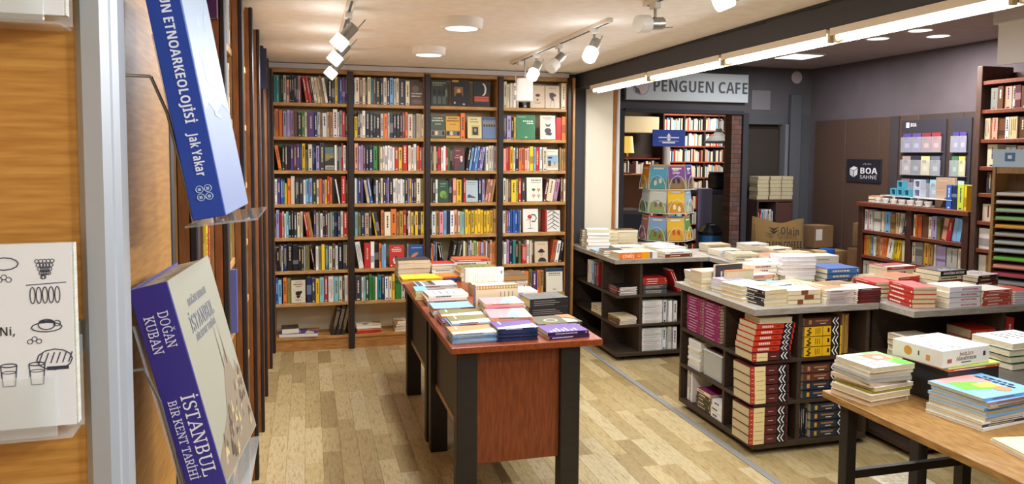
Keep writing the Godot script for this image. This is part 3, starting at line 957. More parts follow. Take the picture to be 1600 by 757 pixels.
# ---------------------------------------------------------------- display panel at the left edge
func build_display_panel() -> void:
	var t := thing("display_stand", "bamboo faced display panel with an aluminium corner post at the left edge", "display panel", at(0, 0, 0))
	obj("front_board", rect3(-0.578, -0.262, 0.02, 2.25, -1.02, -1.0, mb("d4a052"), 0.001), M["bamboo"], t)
	obj("side_board", rect3(-0.278, -0.256, 0.02, 2.25, -1.56, -1.04, mb("b88a44"), 0.001), M["bamboo"], t)  # shade on this dim side is put into its darker bamboo colour
	obj("end_strip", rect3(-0.29, -0.254, 0.02, 2.25, -1.6, -1.561, mb("2a221e"), 0.002), M["wenge"], t)
	var prof := mb("ffffff")
	rect3(-0.264, -0.228, 0.0, 2.25, -1.04, -0.992, prof, 0.008)
	rect3(-0.262, -0.222, 0.0, 2.25, -1.065, -1.006, prof, 0.012)
	obj("corner_post", prof, M["brushed_aluminium"], t)
	for y in [1.378, 1.79, 1.43, 1.12]:
		var br := mb("8a8a88")
		if y == 1.378:
			rect3(-0.274, -0.2645, y - 0.02, y + 0.02, -1.0, -0.985, br, 0.002)
		else:
			rect3(-0.256, -0.25, y - 0.018, y + 0.018, -1.14, -1.07, br, 0.001)
		obj("bracket", br, M["satin_metal"], t)
	var acr := glass("acrylic", "e6efec", 0.2)
	for k in 2:
		var zb := -1.25
		var base: Vector3 = [Vector3(-0.152, 1.503, zb), Vector3(-0.17, 1.096, zb)][k]
		var h := thing("book_holder", ["clear acrylic easel holder under the tilted blue book", "clear acrylic easel holder under the large violet book"][k], "book holder", Transform3D(), "acrylic holders")
		obj("ledge", rect3(base.x - 0.016, base.x + 0.082, base.y - 0.0045, base.y - 0.0015, zb - 0.12, zb + 0.12, mb(), 0.0005), acr, h, Transform3D(Basis(Vector3.BACK, deg_to_rad(6)), Vector3()).translated(Vector3(0, base.y - (Basis(Vector3.BACK, deg_to_rad(6)) * base).y, 0)).translated(Vector3(base.x - (Basis(Vector3.BACK, deg_to_rad(6)) * base).x, -0.004, 0)))
		var lean: float = deg_to_rad([10.2, 13.7][k])
		var back := mb().box(Vector3(-0.0035, 0.13, 0), Vector3(0.003, 0.27, 0.2))
		obj("back_plate", back, acr, h, Transform3D(Basis(Vector3.BACK, lean), base + Vector3(-0.0045, 0.0, 0)))
		var arm := mb("c0c0bc")
		arm.wire([Vector3(-0.254, base.y + 0.2, zb + 0.13), base + Vector3(-0.055, 0.2, 0.118), base + Vector3(-0.036, 0.15, 0.112), base + Vector3(-0.006, 0.004, 0.106)], 0.0022)
		obj("wire_arm", arm, M["satin_metal"], h)
	# blue book: spine to the camera, leaning back against its holder
	var lean1 := deg_to_rad(10.2)
	var B := Basis(Vector3.BACK, lean1) * Basis(Vector3.UP, deg_to_rad(-4))
	var bk := thing("book", "tilted deep blue hardback with white spine lettering on the upper acrylic holder", "book", Transform3D(B, Vector3(-0.154, 1.5045, -1.11)), "books on the display panel")
	tall_book(bk, 0.044, 0.34, 0.21, Color("20409a"), Color("7686aa"), "blue")
	lettering(bk, "NUN ETNOARKEOLOJİSİ", 0.0128, 0.185, Transform3D(Basis(Vector3(0, -1, 0), Vector3(1, 0, 0), Vector3(0, 0, 1)), Vector3(0.0235, 0.226, 0.0006)), "e8ecf4", false, true)
	lettering(bk, "Jak Yakar", 0.0128, 0.06, Transform3D(Basis(Vector3(0, -1, 0), Vector3(1, 0, 0), Vector3(0, 0, 1)), Vector3(0.0235, 0.089, 0.0006)), "e8ecf4", false, true)
	var em := mb("a8bcdc")
	for k in 4:
		var cx := 0.0225 + (0.0055 if k % 2 else -0.0055)
		var cy := 0.036 + (0.0055 if k < 2 else -0.0055)
		var ring := []
		for i in 13:
			ring.append(Vector3(cx + cos(TAU * i / 12) * 0.0048, cy + sin(TAU * i / 12) * 0.0048, 0.0008))
		em.wire(ring, 0.0007, 4)
		em.box(Vector3(cx, cy, 0.0004), Vector3(0.004, 0.004, 0.0008))
	obj("spine_emblem", em, M["print"], bk)
	var lean2 := deg_to_rad(13.7)
	var B2 := Basis(Vector3.BACK, lean2) * Basis(Vector3.UP, deg_to_rad(-7))
	var ist := thing("book", "large violet spined hardback with cream cover on the lower acrylic holder", "book", Transform3D(B2, Vector3(-0.172, 1.098, -1.15)), "books on the display panel")
	tall_book(ist, 0.054, 0.315, 0.23, Color("3a2f86"), Color("9c9884"), "city")
	var up := Basis(Vector3(0, -1, 0), Vector3(1, 0, 0), Vector3(0, 0, 1))
	lettering(ist, "DOĞAN", 0.0135, 0.054, Transform3D(up, Vector3(0.036, 0.248, 0.0006)), "e6e4ee", true, false)
	lettering(ist, "KUBAN", 0.0135, 0.056, Transform3D(up, Vector3(0.016, 0.244, 0.0006)), "e6e4ee", true, false)
	lettering(ist, "İSTANBUL", 0.0185, 0.125, Transform3D(up, Vector3(0.036, 0.085, 0.0006)), "f2f0f6", true, false)
	lettering(ist, "BİR KENT TARİHİ", 0.0115, 0.122, Transform3D(up, Vector3(0.014, 0.084, 0.0006)), "e6e4ee", true, false)
	# booklets on the front of the panel
	for k in 2:
		var y: float = [1.283, 1.752][k]
		var b := thing("booklet", ["white booklet with sketched food and drink in a clear ledge", "white booklet at top left corner, only its lower edge visible"][k], "booklet", at(-0.335, y, -0.955, 2), "white booklets on the bamboo panel")
		obj("cover", mb("eef0ee").box(Vector3(0, 0.106, 0), Vector3(0.144, 0.212, 0.0012)), M["print"], b)
		obj("page_block", mb("e4e6e2").box(Vector3(0.0, 0.106, -0.0075), Vector3(0.148, 0.211, 0.013)), M["page"], b)
		if k == 0:
			booklet_sketches(b)
			lettering(b, "Ni,", 0.0095, 0.0, Transform3D(Basis(), Vector3(0.006, 0.113, 0.0008)), "22242c", false, false)
		var hd := thing("acrylic_ledge", ["clear acrylic ledge holding the sketched booklet", "clear acrylic ledge holding the booklet at top left"][k], "holder", at(-0.335, y, -0.955, 2), "acrylic holders")
		var a := mb()
		rect3(-0.075, 0.07, -0.012, -0.009, -0.04, 0.012, a)
		rect3(-0.075, 0.055, -0.009, 0.062, 0.009, 0.0115, a, 0.001)
		rect3(-0.075, 0.075, -0.009, 0.1, -0.025, -0.022, a)
		obj("ledge", a, acr, hd)


func tall_book(t: Node3D, T: float, H: float, D: float, spine: Color, front: Color, art: String) -> void:
	# stands with its spine towards +z and front cover towards +x, origin at the lower left corner of the spine
	var s := mb(spine)
	rect3(0, T, 0, H, -0.003, 0, s, 0.001)
	obj("spine", s, M["print"], t)
	var back := mb(spine)
	rect3(0, 0.003, 0, H, -D, -0.003, back, 0.0008)
	obj("back_cover", back, M["print"], t)
	var f := mb(front)
	rect3(T - 0.003, T, 0, H, -D, -0.003, f, 0.0008)
	var layer := [0.0003]
	var plane := func(p: Vector2): return Vector3(T + layer[0], p.y * H, -p.x * D)
	var q := func(c: String, pts: Array):
		layer[0] += 0.00002
		f.col = lin(c)
		f.poly(PackedVector2Array(pts), plane, Vector3.RIGHT)
	if art == "blue":
		q.call("8c9fb2", [Vector2(0.02, 0.43), Vector2(0.2, 0.47), Vector2(0.42, 0.43), Vector2(0.7, 0.48), Vector2(0.98, 0.45), Vector2(0.98, 0.99), Vector2(0.02, 0.99)])
		for k in 14:
			var u := rng.randf_range(0.05, 0.85)
			var v := rng.randf_range(0.5, 0.92)
			q.call("98aabb" if k % 2 else "8698ae", [Vector2(u, v), Vector2(u + rng.randf_range(0.05, 0.14), v + 0.02), Vector2(u + 0.08, v + rng.randf_range(0.03, 0.07))])
		q.call("aab4ae", [Vector2(0.3, 0.56), Vector2(0.86, 0.54), Vector2(0.86, 0.6), Vector2(0.3, 0.63)])
		q.call("a8b0b0", [Vector2(0.36, 0.42), Vector2(0.56, 0.41), Vector2(0.56, 0.425), Vector2(0.36, 0.435)])
	else:
		q.call("8c7c66", [Vector2(0.02, 0.01), Vector2(0.98, 0.01), Vector2(0.98, 0.3), Vector2(0.9, 0.42), Vector2(0.84, 0.36), Vector2(0.74, 0.52), Vector2(0.62, 0.44), Vector2(0.4, 0.24), Vector2(0.02, 0.12)])
		for k in 46:
			var u := rng.randf_range(0.1, 0.9)
			var v := rng.randf_range(0.02, 0.12 + 0.25 * u)
			q.call(["6e5e4a", "a8987c", "7d6c54", "c0a878", "5c4e40"][k % 5], [Vector2(u, v), Vector2(u + rng.randf_range(0.03, 0.1), v + rng.randf_range(-0.01, 0.02)), Vector2(u + 0.05, v + rng.randf_range(0.03, 0.07))])
		for k in 2:
			q.call("9a907c", [Vector2(0.62 + 0.1 * k, 0.44), Vector2(0.645 + 0.1 * k, 0.44), Vector2(0.635 + 0.1 * k, 0.74 - 0.05 * k)])
	obj("front_cover", f, M["print"], t)
	if art == "city":
		var fx := Basis(Vector3(0, 0, -1), Vector3(0, 1, 0), Vector3(1, 0, 0))
		lettering(t, "DOĞAN KUBAN", 0.011, 0.1, Transform3D(fx, Vector3(T + 0.0008, 0.268, -0.11)), "8f8f92", true, false)
		lettering(t, "İSTANBUL", 0.024, 0.13, Transform3D(fx, Vector3(T + 0.0008, 0.236, -0.11)), "8a8a90", true, false)
		lettering(t, "BİR KENT TARİHİ", 0.01, 0.11, Transform3D(fx, Vector3(T + 0.0008, 0.214, -0.11)), "8f8f92", true, false)
	obj("page_block", rect3(0.003, T - 0.003, 0.004, H - 0.004, -D + 0.004, -0.003, mb("cfc8b8")), M["page"], t)


func booklet_sketches(b: Node3D) -> void:
	var s := mb("3a3c4c")
	var circ := func(x: float, y: float, rx: float, ry: float, r: float):
		var p := []
		for i in 13:
			p.append(Vector3(x + cos(TAU * i / 12) * rx, y + sin(TAU * i / 12) * ry, 0.0008))
		s.wire(p, r, 4)
	for k in 22:   # a bunch of grapes
		var row := k / 5
		circ.call(0.045 + (k % 5 - 2) * 0.0038 * (1.0 - row * 0.17), 0.192 - row * 0.0046, 0.0021, 0.0021, 0.0004)
	for k in 5:    # hanging bundle
		circ.call(0.032 + k * 0.0062, 0.153, 0.0026, 0.0095, 0.0005)
	s.wire([Vector3(0.026, 0.165, 0.0008), Vector3(0.066, 0.167, 0.0008)], 0.0005, 4)
	circ.call(0.045, 0.116, 0.0155, 0.0055, 0.0006)   # cup on a saucer
	circ.call(0.045, 0.119, 0.0085, 0.006, 0.0006)
	circ.call(0.0555, 0.12, 0.0035, 0.0032, 0.0005)
	s.box(Vector3(0.045, 0.1225, 0.0008), Vector3(0.014, 0.0026, 0.0006))
	for k in 3:
		circ.call(0.028 + 0.0045 * k, 0.1 + 0.003 * (k % 2), 0.0026, 0.0026, 0.0004)
		circ.call(0.0 + 0.0045 * k, 0.172 + 0.003 * (k % 2), 0.0028, 0.0028, 0.0004)
	circ.call(0.005, 0.19, 0.014, 0.007, 0.0006)
	for x in [0.006, 0.034]:   # two glasses
		s.wire([Vector3(x - 0.008, 0.074, 0.0008), Vector3(x - 0.006, 0.05, 0.0008), Vector3(x + 0.006, 0.05, 0.0008), Vector3(x + 0.008, 0.074, 0.0008)], 0.0006, 4)
		circ.call(x, 0.074, 0.008, 0.002, 0.0006)
		circ.call(x, 0.066, 0.007, 0.0015, 0.0004)
	circ.call(0.052, 0.078, 0.018, 0.012, 0.0006)      # plate with slices
	for k in 6:
		s.wire([Vector3(0.036 + 0.006 * k, 0.074, 0.0008), Vector3(0.04 + 0.006 * k, 0.086, 0.0008)], 0.0006, 4)
	s.box(Vector3(0.055, 0.068, 0.0008), Vector3(0.022, 0.004, 0.0006))
	obj("ink_sketches", s, M["matt"], b)


# ---------------------------------------------------------------- the cherry tables
func build_tables() -> void:
	for k in 2:
		var z1: float = [-3.135, -4.012][k]
		var z0: float = [-4.006, -5.3][k]
		var t := thing("display_table", ["cherry topped display table with black legs, nearest to the viewer", "cherry topped display table end to end behind the nearer one"][k], "table", at(0, 0, 0), "cherry display tables")
		obj("tabletop", rect3(0.585, 1.285, 0.735, 0.765, z0, z1, mb("984c26"), 0.003), M["cherry"], t)
		var lz1 := z1 - 0.035
		var lz0 := z0 + 0.035 if k == 0 else -4.95
		for lx in [0.618, 1.098]:
			for lz in [lz1, lz0]:
				var zc: float = lz - 0.036 if lz == lz1 else lz + 0.036
				obj("leg", rect3(lx, lx + 0.092, 0, 0.735, zc - 0.036, zc + 0.036, mb("231d1b"), 0.003), M["wenge"], t)
		for s in 2:
			var px: float = [0.648, 1.15][s]
			obj("side_panel", rect3(px, px + 0.018, 0.375, 0.734, lz0 + 0.073, lz1 - 0.073, mb("231a17"), 0.001), M["wenge"], t)
			obj("stretcher", rect3(px - 0.004, px + 0.024, 0.345, 0.3745, lz0 + 0.073, lz1 - 0.073, mb("a8845c"), 0.002), M["cherry"], t)
		for z in [lz1 - 0.036, lz0 + 0.036]:
			obj("end_panel", rect3(0.7105, 1.0975, 0.215, 0.734, z - 0.009, z + 0.009, mb("8a4620"), 0.001), M["cherry_upright"], t)


# one pile of books: every book its own object. list: [colour, thickness, options], from the bottom up
func pile(x: float, y: float, z: float, yaw: float, H: float, D: float, list: Array, where: String, group: String, slop := 0.004, turn := 2.0) -> float:
	var yy := y + 0.0004
	var n := list.size()
	for i in n:
		var e: Array = list[i]
		var o: Dictionary = e[2].duplicate() if e.size() > 2 else {}
		var cname: String = e[0]
		o["c"] = hue(cname, 0.05)
		for k in ["s", "p", "tcc"]:
			if o.has(k) and o[k] is String:
				o[k] = hue(o[k], 0.03)
		if o.has("tcc"): o["tc"] = o["tcc"]
		if not o.has("s"): o["s"] = o["c"]
		if o.get("sm", "-") == "-" and not o.has("title"):
			o["sm"] = "title" if rng.randf() < 0.75 else ""
			if not o.has("tc"):
				o["tc"] = contrast(o["s"])
		var word: String = o.get("word", cname)
		var pos: String = "only book" if n == 1 else "topmost" if i == n - 1 else "lowest" if i == 0 else ORD[n - i] + " from top"
		var jx := rng.randf_range(-slop, slop)
		var jz := rng.randf_range(-slop, slop)
		var kx: float = o.get("dx", 0.0)
		var kz: float = o.get("dz", 0.0)
		place_book("%s book, %s in %s" % [word, pos, where] if n > 1 else "%s book lying %s" % [word, where], group, e[1], H * o.get("kh", 1.0), D * o.get("kd", 1.0), o, at(x + jx + kx, yy, z + jz + kz, yaw + rng.randf_range(-turn, turn) + o.get("dyaw", 0.0)), true)
		yy += e[1] + 0.0006
	return yy

func rep(e: Array, n: int) -> Array:
	var a := []
	for i in n:
		a.append(e)
	return a


func build_table_books() -> void:
	var g := "books on the cherry tables"
	var Y := 0.765
	# left column, front to back
	pile(0.705, Y, -3.275, 0, 0.2, 0.15, rep(["sky", 0.0058, {"sm": "lines"}], 6) + [["tan", 0.0058, {"s": "cream", "art": "diag", "word": "tan and cream"}]], "light blue pile at front left of the cherry table", g)
	pile(0.735, Y, -3.45, 0, 0.21, 0.15, rep(["cream", 0.006, {"s": "orange"}], 5) + rep(["sky", 0.006, {"s": "orange", "word": "sky blue and orange"}], 2) + [["olive", 0.006, {"s": "white", "art": "diag", "word": "olive"}]], "second pile from front on cherry table's left side", g)
	pile(0.725, Y, -3.64, 0, 0.21, 0.15, rep(["pink", 0.006, {"s": "lilac"}], 6) + [["olive", 0.006, {"s": "yellow", "word": "olive and yellow", "art": "diag"}]], "third pile from front on cherry table's left side", g)
	pile(0.715, Y, -3.83, 0, 0.21, 0.15, rep(["silver", 0.006, {"s": "white"}], 5) + [["red", 0.006, {"s": "pink", "kd": 1.02}], ["sky", 0.006, {"s": "crimson"}]], "fourth pile from front on cherry table's left side", g)
	pile(0.735, Y, -4.13, 2, 0.225, 0.16, [["sky", 0.012, {"s": "sky"}], ["aqua", 0.012, {"s": "silver"}], ["white", 0.014, {"s": "white"}], ["white", 0.018, {"s": "white", "art": "print_lines"}]], "white pile midway along cherry table's left side", g)
	pile(0.62, Y, -4.3, 90, 0.14, 0.07, rep(["yellow", 0.016, {"s": "yellow"}], 2) + [["aqua", 0.02, {"s": "yellow", "word": "teal and yellow"}]], "small yellow pile on cherry table's left edge", g)
	pile(0.74, Y, -4.5, 2, 0.24, 0.16, [["silver", 0.016, {"s": "white"}], ["sky", 0.014, {"s": "white"}], ["white", 0.016, {"art": "bluephoto", "s": "silver"}]], "pale pile with a picture cover, cherry table's left side", g)
	pile(0.7, Y, -4.85, 0, 0.26, 0.18, [["salmon", 0.012, {}], ["yellow", 0.012, {"s": "yellow"}], ["yellow", 0.008, {}]], "low yellow pile near cherry table's far left end", g)
	pile(0.685, Y, -5.12, 182, 0.22, 0.15, [["cream", 0.03, {"p": "f0e6cc"}], ["white", 0.028, {"p": "f0e6cc"}], ["white", 0.028, {"p": "f0e6cc"}], ["charcoal", 0.026, {"p": "f0e6cc"}]], "tall white paged pile at cherry table's far left corner", g)
	pile(0.875, Y, -4.86, 12, 0.11, 0.15, [["navy", 0.012, {}], ["blue", 0.012, {}], ["orange", 0.012, {"word": "orange"}]], "small orange and blue pile behind the yellow pile", g)
	pile(0.91, Y, -5.12, 0, 0.2, 0.14, [["white", 0.022, {}], ["white", 0.022, {}], ["cream", 0.022, {}], ["red", 0.014, {"s": "white"}]], "white pile with a red cover at the far end", g)
	# middle column
	pile(0.9, Y, -3.26, 0, 0.185, 0.15, rep(["navy", 0.0068, {"s": "navy", "sm": "lines", "tc": Color("5a64a0")}], 7) + [["purple", 0.0068, {"s": "navy", "art": "diag", "word": "violet"}]], "navy pile at middle front of the cherry table", g)
	pile(0.93, Y, -3.47, -3, 0.2, 0.2, rep(["salmon", 0.007, {"s": "salmon", "sm": "lines"}], 8) + [["cream", 0.007, {"s": "salmon", "art": "sky_pink", "word": "pink and blue"}]], "pink pile behind navy pile on cherry table", g)
	pile(0.945, Y, -3.665, -2, 0.2, 0.17, rep(["cream", 0.0085, {"s": "pink"}], 9) + [["white", 0.0085, {"art": "sky_pink", "s": "salmon", "word": "white and pink"}]], "pink topped pile before the upright cream book", g)
	var orn_draw := func(orn: MB):
		orn.col = lin("b4925c")
		orn.box(Vector3(-0.06, 0.0503, 0), Vector3(0.02, 0.0006, 0.226))
		orn.col = lin("e4d0a4")
		for k in 14:
			var c := Vector3(-0.06, 0.0508, -0.104 + 0.016 * k)
			orn.quad(c + Vector3(-0.0075, 0, 0), c + Vector3(0, 0, 0.0062), c + Vector3(0.0075, 0, 0), c + Vector3(0, 0, -0.0062))
		orn.col = lin("a06030")
		for k in 16:
			var a := TAU * k / 16
			orn.box(Vector3(0.035 + cos(a) * 0.024, 0.0504, 0.045 + sin(a) * 0.024), Vector3(0.006, 0.0006, 0.006))
		orn.box(Vector3(0.02, 0.0504, 0.1), Vector3(0.034, 0.0006, 0.008))
		orn.col = lin("9a8a70")
		for k in 4:
			orn.box(Vector3(-0.005, 0.0504, -0.02 - 0.022 * k), Vector3(0.06, 0.0006, 0.004))
	place_book("cream book standing upright with ornamental border on the cherry table", g, 0.05, 0.145, 0.235, {"c": Color("ead9b4"), "s": Color("8a6a72"), "sm": "", "draw": orn_draw}, Transform3D(Basis(Vector3.UP, deg_to_rad(4)), Vector3(0.955, Y + 0.074, -3.83)) * Transform3D(FACE_OUT, Vector3(0, 0, -0.025)), true)
	pile(1.03, Y, -4.36, 180, 0.2, 0.16, [["cream", 0.02, {}], ["tan", 0.02, {}], ["cream", 0.022, {"word": "pale yellow"}]], "cream pile behind the upright cream book", g)
	var lines_draw := func(tx: MB):
		tx.col = lin("6a6258")
		for k in 12:
			tx.box(Vector3(0.022 - 0.002 * (k % 4), 0.0304, 0.07 - 0.012 * k), Vector3(0.03 + 0.014 * (k % 3), 0.0006, 0.0014))
		tx.box(Vector3(-0.014, 0.0304, -0.104), Vector3(0.018, 0.0006, 0.008))
	place_book("white book standing on its long edge behind the upright cream book", g, 0.03, 0.085, 0.24, {"c": Color("efece2"), "s": Color("d8d4c8"), "sm": "", "draw": lines_draw}, Transform3D(Basis(Vector3.UP, deg_to_rad(2)), Vector3(1.02, Y + 0.064 + 0.0435, -4.4)) * Transform3D(FACE_OUT, Vector3()), true)
	pile(1.07, Y, -4.86, 3, 0.24, 0.17, [["tan", 0.03, {"s": "cream"}], ["cream", 0.03, {"s": "cream"}], ["olive", 0.026, {"s": "beige", "art": "print_lines"}]], "cream and olive pile near the far end", g)
	pile(1.09, Y, -5.12, 0, 0.25, 0.16, [["cream", 0.03, {}], ["cream", 0.03, {}], ["white", 0.03, {}], ["rust", 0.016, {"s": "rust", "word": "brick red"}]], "brick red topped pile at far end of cherry tables", g)
	# right column
	pile(1.13, Y, -3.25, 4, 0.2, 0.15, [["purple", 0.016, {"s": "2c1a40", "sm": "title", "tc": Color("c8bcd4"), "word": "dark purple"}], ["purple", 0.016, {"s": "2c1a40", "art": "bar_white", "sm": "title", "tc": Color("c8bcd4")}]], "purple pair at the cherry table's front right corner", g)
	pile(1.16, Y, -3.47, 5, 0.225, 0.17, [["charcoal", 0.018, {}], ["5c563e", 0.006, {"art": "olive_emblem", "word": "dark olive"}]], "olive magazine pile behind the purple pair", g)
	pile(1.19, Y, -3.73, 4, 0.215, 0.16, rep(["5e5d5a", 0.046, {"art": "print_lines", "s": "232325", "sm": "lines", "tc": Color("8a8a88"), "word": "thick black", "p": "dccfae"}], 2), "black pair at the cherry table's right side", g, 0.003, 1.0)
	pile(1.125, Y, -3.98, 2, 0.12, 0.15, [["black", 0.014, {"s": "navy"}], ["navy", 0.013, {"s": "black"}], ["blue", 0.012, {"s": "black", "art": "print_lines", "word": "blue black"}]], "blue black pile behind the thick black pair", g)
	pile(1.18, Y, -4.2, 2, 0.2, 0.16, [["white", 0.022, {}], ["white", 0.022, {"art": "print_lines"}]], "white pair at right behind the thick black pair", g)
	pile(1.2, Y, -4.56, 5, 0.23, 0.17, [["cream", 0.022, {}], ["white", 0.024, {}], ["brown", 0.036, {"s": "tan", "art": "bluephoto", "word": "brown landscape"}]], "brown topped pile at the cherry table's right side", g)


# ---------------------------------------------------------------- island shelving
func island(label: String, x0: float, x1: float, z0: float, z1: float, xm: float) -> void:
	var t := thing("island_shelf", label, "shelving unit", at(0, 0, 0), "grey topped island shelving units")
	var dark := "463830"
	obj("top", rect3(x0 - 0.03, x1 + 0.03, 0.765, 0.8, z0 - 0.03, z1 + 0.03, mb("aaa59c"), 0.002), M["island_top"], t)
	obj("base", rect3(x0, x1, 0.035, 0.065, z0, z1, mb(dark), 0.002), M["wenge"], t)
	obj("plinth", rect3(x0 + 0.1, x1 - 0.1, 0.0, 0.035, z0 + 0.1, z1 - 0.1, mb("1c1816")), M["matt"], t)
	for y in [0.285, 0.515]:
		obj("shelf", rect3(x0, x1, y - 0.02, y, z0, z1, mb(dark), 0.002), M["wenge"], t)
	for yy in [[0.065, 0.265], [0.285, 0.495], [0.515, 0.765]]:
		obj("cross_panel", rect3(x0 + 0.004, x1, yy[0], yy[1], z1 - 0.32, z1 - 0.302, mb(dark)), M["wenge"], t)
		obj("front_divider", rect3(xm - 0.012, xm + 0.012, yy[0], yy[1], z1 - 0.302, z1 - 0.004, mb(dark), 0.001), M["wenge"], t)
		obj("end_panel", rect3(x1 - 0.022, x1, yy[0], yy[1], z1 - 0.302, z1, mb(dark), 0.001), M["wenge"], t)
		obj("middle_panel", rect3((x0 + x1) / 2 - 0.01, (x0 + x1) / 2 + 0.01, yy[0], yy[1], z0 + 0.02, z1 - 0.32, mb(dark)), M["wenge"], t)
		obj("rear_panel", rect3(x0, x1, yy[0], yy[1], z0, z0 + 0.02, mb(dark), 0.001), M["wenge"], t)

const AX0 := 2.285
const AX1 := 3.02
const AZ0 := -6.3
const AZ1 := -5.31
const BX0 := 2.27
const BX1 := 2.985
const BZ0 := -4.26
const BZ1 := -3.43

func build_islands() -> void:
	island("dark wood island with grey top, nearest to the cream pillar", AX0, AX1, AZ0, AZ1, 2.49)
	island("dark wood island with grey top, far right beside the book spinner", AX1 + 0.065, AX1 + 0.8, AZ0 + 0.55, AZ1 + 0.55, 3.45)
	island("dark wood island with grey top holding chevron spined volumes at its front", BX0, BX1, BZ0, BZ1, 2.545)
	island("dark wood island with grey top under the red and white piles", 3.06, 4.2, -4.25, -3.2, 3.66)


func chevrons(b: MB, T: float, D: float, x: float, w: float, bg: String) -> void:
	# printed white chevrons on a dark patch near the foot of the spine
	b.col = lin(bg)
	b.box(Vector3(x, T / 2, D / 2 + 0.0004), Vector3(w * 1.25, T - 0.001, 0.0006))
	b.col = lin("f2efe8")
	for k in 2:
		var cx := x - w * 0.22 + k * w * 0.42
		var f := func(p: Vector2): return Vector3(cx + p.x * w, T / 2 + p.y * T, D / 2 + 0.001)
		b.poly(PackedVector2Array([Vector2(-0.28, 0.0), Vector2(0.1, 0.44), Vector2(0.22, 0.44), Vector2(-0.1, 0.0)]), f, Vector3.BACK)
		b.poly(PackedVector2Array([Vector2(-0.28, 0.0), Vector2(-0.1, 0.0), Vector2(0.22, -0.44), Vector2(0.1, -0.44)]), f, Vector3.BACK)


func volume(kind: String, x: float, y: float, z: float, yaw: float, T: float, label: String) -> void:
	# thick volumes lying in the front of the chevron island
	var g := "thick chevron spined volumes"
	var H := 0.235
	var D := 0.165
	var o := {"c": Color("5a2224"), "s": Color("5a2224"), "p": Color("dccfac"), "sm": ""}
	match kind:
		"red": o.s = Color("cc3826"); o.c = Color("b82e22")
		"yellow": o.s = Color("ecb81e"); o.c = Color("e0aa18")
		"brown": o.s = Color("62382c"); o.c = Color("5c3228")
		"blue": o.s = Color("2a3240"); o.c = Color("262e3c")
	o["draw"] = func(b: MB): volume_print(b, kind, T, H, D)
	place_book(label, g, T, H, D, o, at(x, y, z, yaw), true)


func volume_print(b: MB, kind: String, T: float, H: float, D: float) -> void:
	var zf := D / 2 + 0.0004
	if kind == "maroon":
		b.col = lin("b5382c")
		b.box(Vector3(-H * 0.44, T / 2, zf), Vector3(H * 0.11, T - 0.0006, 0.0005))
		b.col = lin("ecd79a")
		b.box(Vector3(-H * 0.245, T / 2, zf), Vector3(H * 0.28, T - 0.0006, 0.0006))
		b.col = lin("6a5830")
		b.box(Vector3(-H * 0.245, T * 0.45, zf + 0.0003), Vector3(H * 0.22, 0.0022, 0.0005))
		b.col = lin("d8c4b0")
		b.box(Vector3(H * 0.05, T * 0.5, zf), Vector3(H * 0.13, 0.0024, 0.0005))
		for k in 2:
			b.col = lin("e8cfa0")
			b.box(Vector3(-H * 0.44, T * (0.3 + 0.4 * k), zf + 0.0003), Vector3(H * 0.06, 0.0024, 0.0005))
	elif kind == "red":
		b.col = lin("f0d8c8")
		for k in 6:
			b.box(Vector3(-H * 0.34 + k * 0.0115, T * 0.5, zf), Vector3(0.0085, T * 0.4, 0.0005))
		b.col = lin("7a1c14")
		b.box(Vector3(H * 0.06, T * 0.5, zf), Vector3(H * 0.1, T * 0.16, 0.0005))
	elif kind == "yellow":
		b.col = lin("2a2412")
		for k in 4:
			b.box(Vector3(-H * 0.4 + 0.009 * (k % 2), T * (0.2 + 0.2 * k), zf), Vector3(0.022 - 0.003 * k, T * 0.16, 0.0005))
		for k in 3:
			b.box(Vector3(-H * 0.2 + 0.012 * k, T * 0.5, zf), Vector3(0.0035, T * 0.6, 0.0005))
		b.box(Vector3(-H * 0.02, T * 0.5, zf), Vector3(0.002, T * 0.95, 0.0005))
		b.box(Vector3(H * 0.14, T * 0.55, zf), Vector3(0.012, T * 0.4, 0.0005))
	else:
		b.col = lin("b08a58" if kind == "brown" else "d8a038")
		b.box(Vector3(-H * 0.36, T * 0.5, zf), Vector3(0.016, T * 0.5, 0.0005))
		b.col = lin("a87850")
		b.box(Vector3(-H * 0.05, T * 0.62, zf), Vector3(H * 0.34, T * 0.18, 0.0005))
		b.col = lin("e0d8c8")
		b.box(Vector3(-H * 0.02, T * 0.3, zf), Vector3(H * 0.16, T * 0.09, 0.0005))
	chevrons(b, T, D, H * 0.33, H * 0.2, {"maroon": "1c1a20", "red": "1c1a24", "yellow": "181614", "brown": "241c1a", "blue": "1c2028"}[kind])


